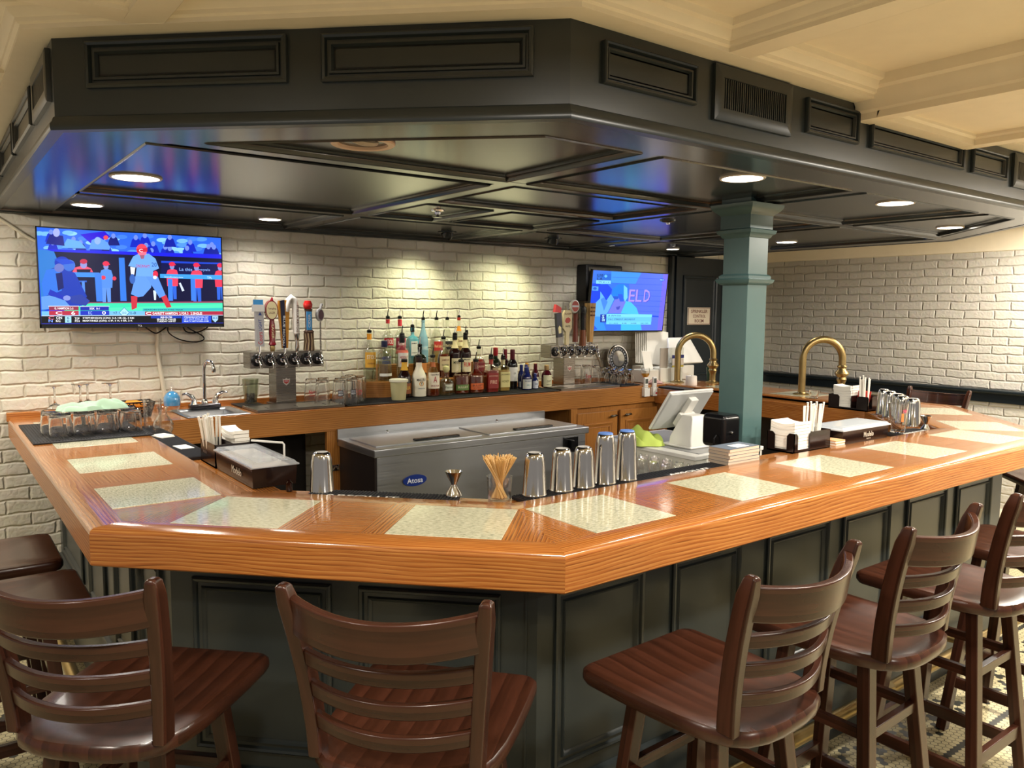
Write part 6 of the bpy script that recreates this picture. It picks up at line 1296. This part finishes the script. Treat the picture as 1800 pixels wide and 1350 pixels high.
g9 = lathed('candle_glass', 'small clear tealight glass at the foot of the right brass arch', 'glass', (4.74, 2.98, ZB+.001), [('glass_body', [(.0001, .006), (.024, .006), (.026, 0), (.032, .055), (.030, .055), (.024, .012), (.0001, .010)], GLASS, 22)])
# remotes on the apron
for x, lb, red in ((4.437, 'white remote control in its holder on the counter apron, left one', False), (4.532, 'white remote control with a red dot in its holder, right one', True)):
    t = thing('remote_control', lb, 'remote', (x, 4.2315, .985)); m = MB(); m.box((0, -.011, .080), (.040, .018, .135), WHITE); obj('body', m, t, .005)
    m = MB(); m.box((0, -.0205, .118), (.028, .002, .036), mat('lcd_dark', '#4a504c', .3)); obj('display', m, t)
    m = MB()
    for i in (-1, 1):
        for j in range(3): m.box((i*.008, -.0208, .085-.014*j), (.009, .0025, .007), mat('button_grey', '#b8b8b4', .5))
    obj('buttons', m, t)
    h_ = thing('remote_holder', 'white holder clipped to the counter apron for the ' + ('red-dotted' if red else 'plain') + ' remote', 'holder', (x, 4.2315, .985)); m = MB()
    m.box((0, -.0005, .035), (.058, .001, .07), WHITE); m.box((0, -.026, .032), (.058, .004, .060), WHITE); m.box((-.027, -.013, .034), (.004, .025, .066), WHITE); m.box((.027, -.013, .034), (.004, .025, .066), WHITE); m.box((0, -.013, .002), (.058, .025, .004), WHITE)
    if red: m.at(.006, -.0285, .022, rx=pi/2); m.lathe([(.009, 0), (.008, .002), (.0001, .002)], mat('script_red', '#c2303c'), 14)
    m.T = Matrix(); obj('pocket', m, h_)
# round silver plaque leaning on the bricks
rp = thing('round_plaque', 'round silver and black plaque leaning on the bricks behind the glasses', 'plaque', (4.565, 4.66, ZB+.1))
m = MB(); m.T = Matrix.Translation((0, 0, .08)) @ Matrix.Rotation(radians(82), 4, 'X'); m.lathe([(.108, -.012), (.114, -.006), (.114, .004), (.108, .010), (.100, .010), (.098, .004)], CHROME, 40, cap=False); m.lathe([(.098, .004), (.066, .005)], mat('plaque_black', '#23262a', .3), 40, cap=False); m.lathe([(.066, .005), (.064, .009), (.0001, .010)], SHK, 36, cap=False)
for k in range(22):
    a = 2*pi*k/22; m2 = Matrix.Translation((0, 0, .08)) @ Matrix.Rotation(radians(82), 4, 'X') @ Matrix.Rotation(a, 4, 'Z') @ Matrix.Translation((0, .082, .0062)); m.T = Matrix(); m.text('SOXBASEBALLCHICAGO1900.'[k], mat('badge_white', '#fff'), .012, .010, m2)
obj('disc', m, rp); m = MB(); m.box((0, .03, -.045), (.10, .05, .11), MATTE); obj('stand', m, rp)
# papers, terminal and boxes
pm = thing('paper_sheaf', 'sheaf of white sheets leaning on the wall under the right television', 'papers', (4.86, 4.62, ZB+.12)); m = MB()
for k in range(7): m.T = Matrix.Translation((.012*k, -.010*k, .0)) @ Matrix.Rotation(-.20, 4, 'X') @ Matrix.Rotation(.16, 4, 'Y'); m.box((0, 0, .15), (.26, .0012, .30), PAPER)
m.T = Matrix(); obj('sheets', m, pm); m = MB(); m.box((.03, 0, -.06), (.30, .10, .118), mat('white_laminate', '#dedcd0')); obj('holder_box', m, pm, .004)
t = thing('pos_terminal', 'white slanted terminal behind the left brass arch in front of the dark door', 'terminal', (5.11, 4.46, ZB+.001))
m = MB(); m.T = Matrix.Translation((0, 0, .24)) @ Matrix.Rotation(radians(62), 4, 'X'); m.prism([(-.21, -.12), (.21, -.12), (.15, .12), (-.12, .12)], -.012, .012, WHITE); obj('screen_back', m, t, .008); m = MB(); m.box((0, .02, .06), (.20, .16, .12), WHITE); m.box((0, .02, .16), (.07, .05, .10), WHITE); obj('base', m, t, .01)
def flat(name, label, cat, loc, size, ma, rz=0, rx=0, bevel=.003, pn='panel'):
    m = MB(); m.T = Matrix.Rotation(rx, 4, 'X'); m.box((0, 0, size[2]/2), size, ma); o = obj(name, m, bevel=bevel, loc=loc); o.rotation_euler = (0, 0, rz); return tag(o, label, cat)
flat('card_stand', 'white folded card standing left of the grey board near the plaque', 'card', (4.655, 4.40, ZB+.105), (.10, .006, .15), PAPER, 0, -.25)
flat('storage_box', 'low white carton under the white card beside the plaque', 'box', (4.645, 4.43, ZB+.001), (.15, .16, .10), mat('white_laminate', '#dedcd0'))
flat('board', 'warm grey upright board between white card and clear box', 'board', (4.785, 4.36, ZB+.11), (.09, .008, .165), mat('warm_grey', '#b0a698', .6))
bxs = thing('display_box', 'clear acrylic box with a dark blue band and a pale label', 'box', (4.925, 4.375, ZB+.115)); m = MB(); m.box((0, 0, .08), (.14, .08, .16), glass('acrylic', '#f0f0ec', .4, .05, .12)); obj('acrylic_case', m, bxs, .003)
m = MB(); m.box((0, -.0415, .088), (.142, .002, .026), mat('band_blue', '#1c2478', .4)); m.text('NATIONAL', mat('badge_white', '#fff'), .009, .07, Matrix.Translation((0, -.0428, .088)) @ rx90); m.box((0, -.0412, .045), (.138, .0015, .055), mat('pale_label', '#e6dcd2', .6)); m.box((0, -.0412, .009), (.138, .0015, .014), mat('yellow_strip', '#c8b83c', .5)); m.text('i', mat('label_brown', '#6b3a1c'), .034, .010, Matrix.Translation((0, -.0424, .045)) @ rx90); obj('band', m, bxs)
flat('carton', 'square white carton under the clear box at the foot of the left brass arch', 'box', (4.855, 4.425, ZB+.001), (.26, .18, .112), mat('white_laminate', '#dedcd0'))
lathed('green_cup', 'dark green tall cup right of the left brass arch', 'cup', (5.135, 4.17, ZB+.001), [('cup_body', [(.0001, .004), (.024, .004), (.025, 0), (.034, .115), (.031, .115), (.022, .01), (.0001, .008)], mat('bottle_green', '#16402c', .3), 22)])
m = MB(); m.lathe([(.0001, .0), (.043, 0), (.045, .004), (.043, .068), (.038, .075), (.012, .070), (.0001, .068)], mat('candle_wax', '#efe6dc', .4), 24, cap=False); m.tube([(0, 0, .067), (.002, 0, .078)], .0015, INK, 5); tag(obj('candle', m, loc=(4.745, 4.035, ZB+.0012)), 'round white pillar candle on the counter below the left brass arch', 'candle')
flat('service_tray', 'flat black tray on the rail in front of the left brass arch', 'tray', (4.61, 4.07, RM), (.11, .26, .014), MATTE)
flat('key_box', 'small brown-grey box at the foot of the dark door, left of the column', 'box', (5.07, 3.87, ZB+.001), (.13, .10, .045), mat('taupe_box', '#75695e', .5))
bg = lathed('beer_glass', 'stemmed glass with a little golden drink beside the remotes', 'glass', (4.545, 4.33, ZB+.001), [('glass_body', [(.030, .001), (.030, .003), (.006, .008), (.0045, .030), (.012, .038), (.034, .070), (.037, .10), (.034, .125), (.033, .125), (.035, .10), (.032, .072), (.010, .042), (.0001, .040)], TGLASS, 24), ('drink', [(.0001, .042), (.010, .043), (.031, .072), (.0325, .080), (.0001, .080)], translucent('golden_drink', '#d8a024', .85), 20)])
o = obj('pink_cloth', heap(.13, .08, .035, mat('pink_cloth', '#c9a4a0', .9), 9, 2, .4), loc=(4.635, 4.32, ZB+.0005)); tag(o, 'crumpled pinkish cloth next to the golden drink', 'cloth')
# glasses right of the second tower
SNIF = upside([(.030, .001), (.030, .004), (.006, .010), (.005, .026), (.020, .036), (.036, .062), (.037, .085), (.028, .115), (.027, .115), (.035, .085), (.034, .064), (.018, .040), (.0001, .036)][::1], .115)
ribbed_mat('black ribbed mat under the upturned stemmed glasses beside the second tower', [(4.215, 4.262), (4.42, 4.262), (4.42, 4.60), (4.215, 4.60)], ZB, ribs=18)
gA_ = None; nm2 = ['front left', 'front right', 'second row left', 'second row right', 'third row left', 'third row right', 'rear left', 'rear right']
for k in range(8):
    x, y = 4.262+.092*(k % 2)+.01*(k//2), 4.31+.080*(k//2); lb = 'upside-down stemmed beer glass on the mat by the remotes, ' + nm2[k]
    if gA_ is None: gA_ = lathed('stemmed_glass', lb, 'glass', (x, y, ZB+.009), [('glass_body', SNIF, GLASS, 22)], 'stemmed glasses by the second tower')
    else: dup(gA_, (x, y, ZB+.009), None, lb)
for x, y, nm in ((4.09, 4.515, 'nearest the tower, marked with a red crest'), (4.165, 4.50, 'second from the tower'), (4.16, 4.60, 'rear right'), (4.07, 4.61, 'rear left')):
    o = g0.copy(); COL.objects.link(o); o.location = (x, y, ZB+.0005); o['label'] = 'upside-down pint glass behind the second drip tray, ' + nm; o['group'] = 'pint glasses by the second tower'
    for c in g0.children:
        if c.name.startswith('glass_body'): d = c.copy(); COL.objects.link(d); d.parent = o
    if 'red crest' in nm:
        m = MB(); m.text('Sam', mat('script_red', '#c2303c'), .030, .046, warp=lambda X, Y, Z: ((.0405)*cos(-1.9+X/.04), (.0405)*sin(-1.9+X/.04), .07+Y)); obj('printed_logo', m, o)
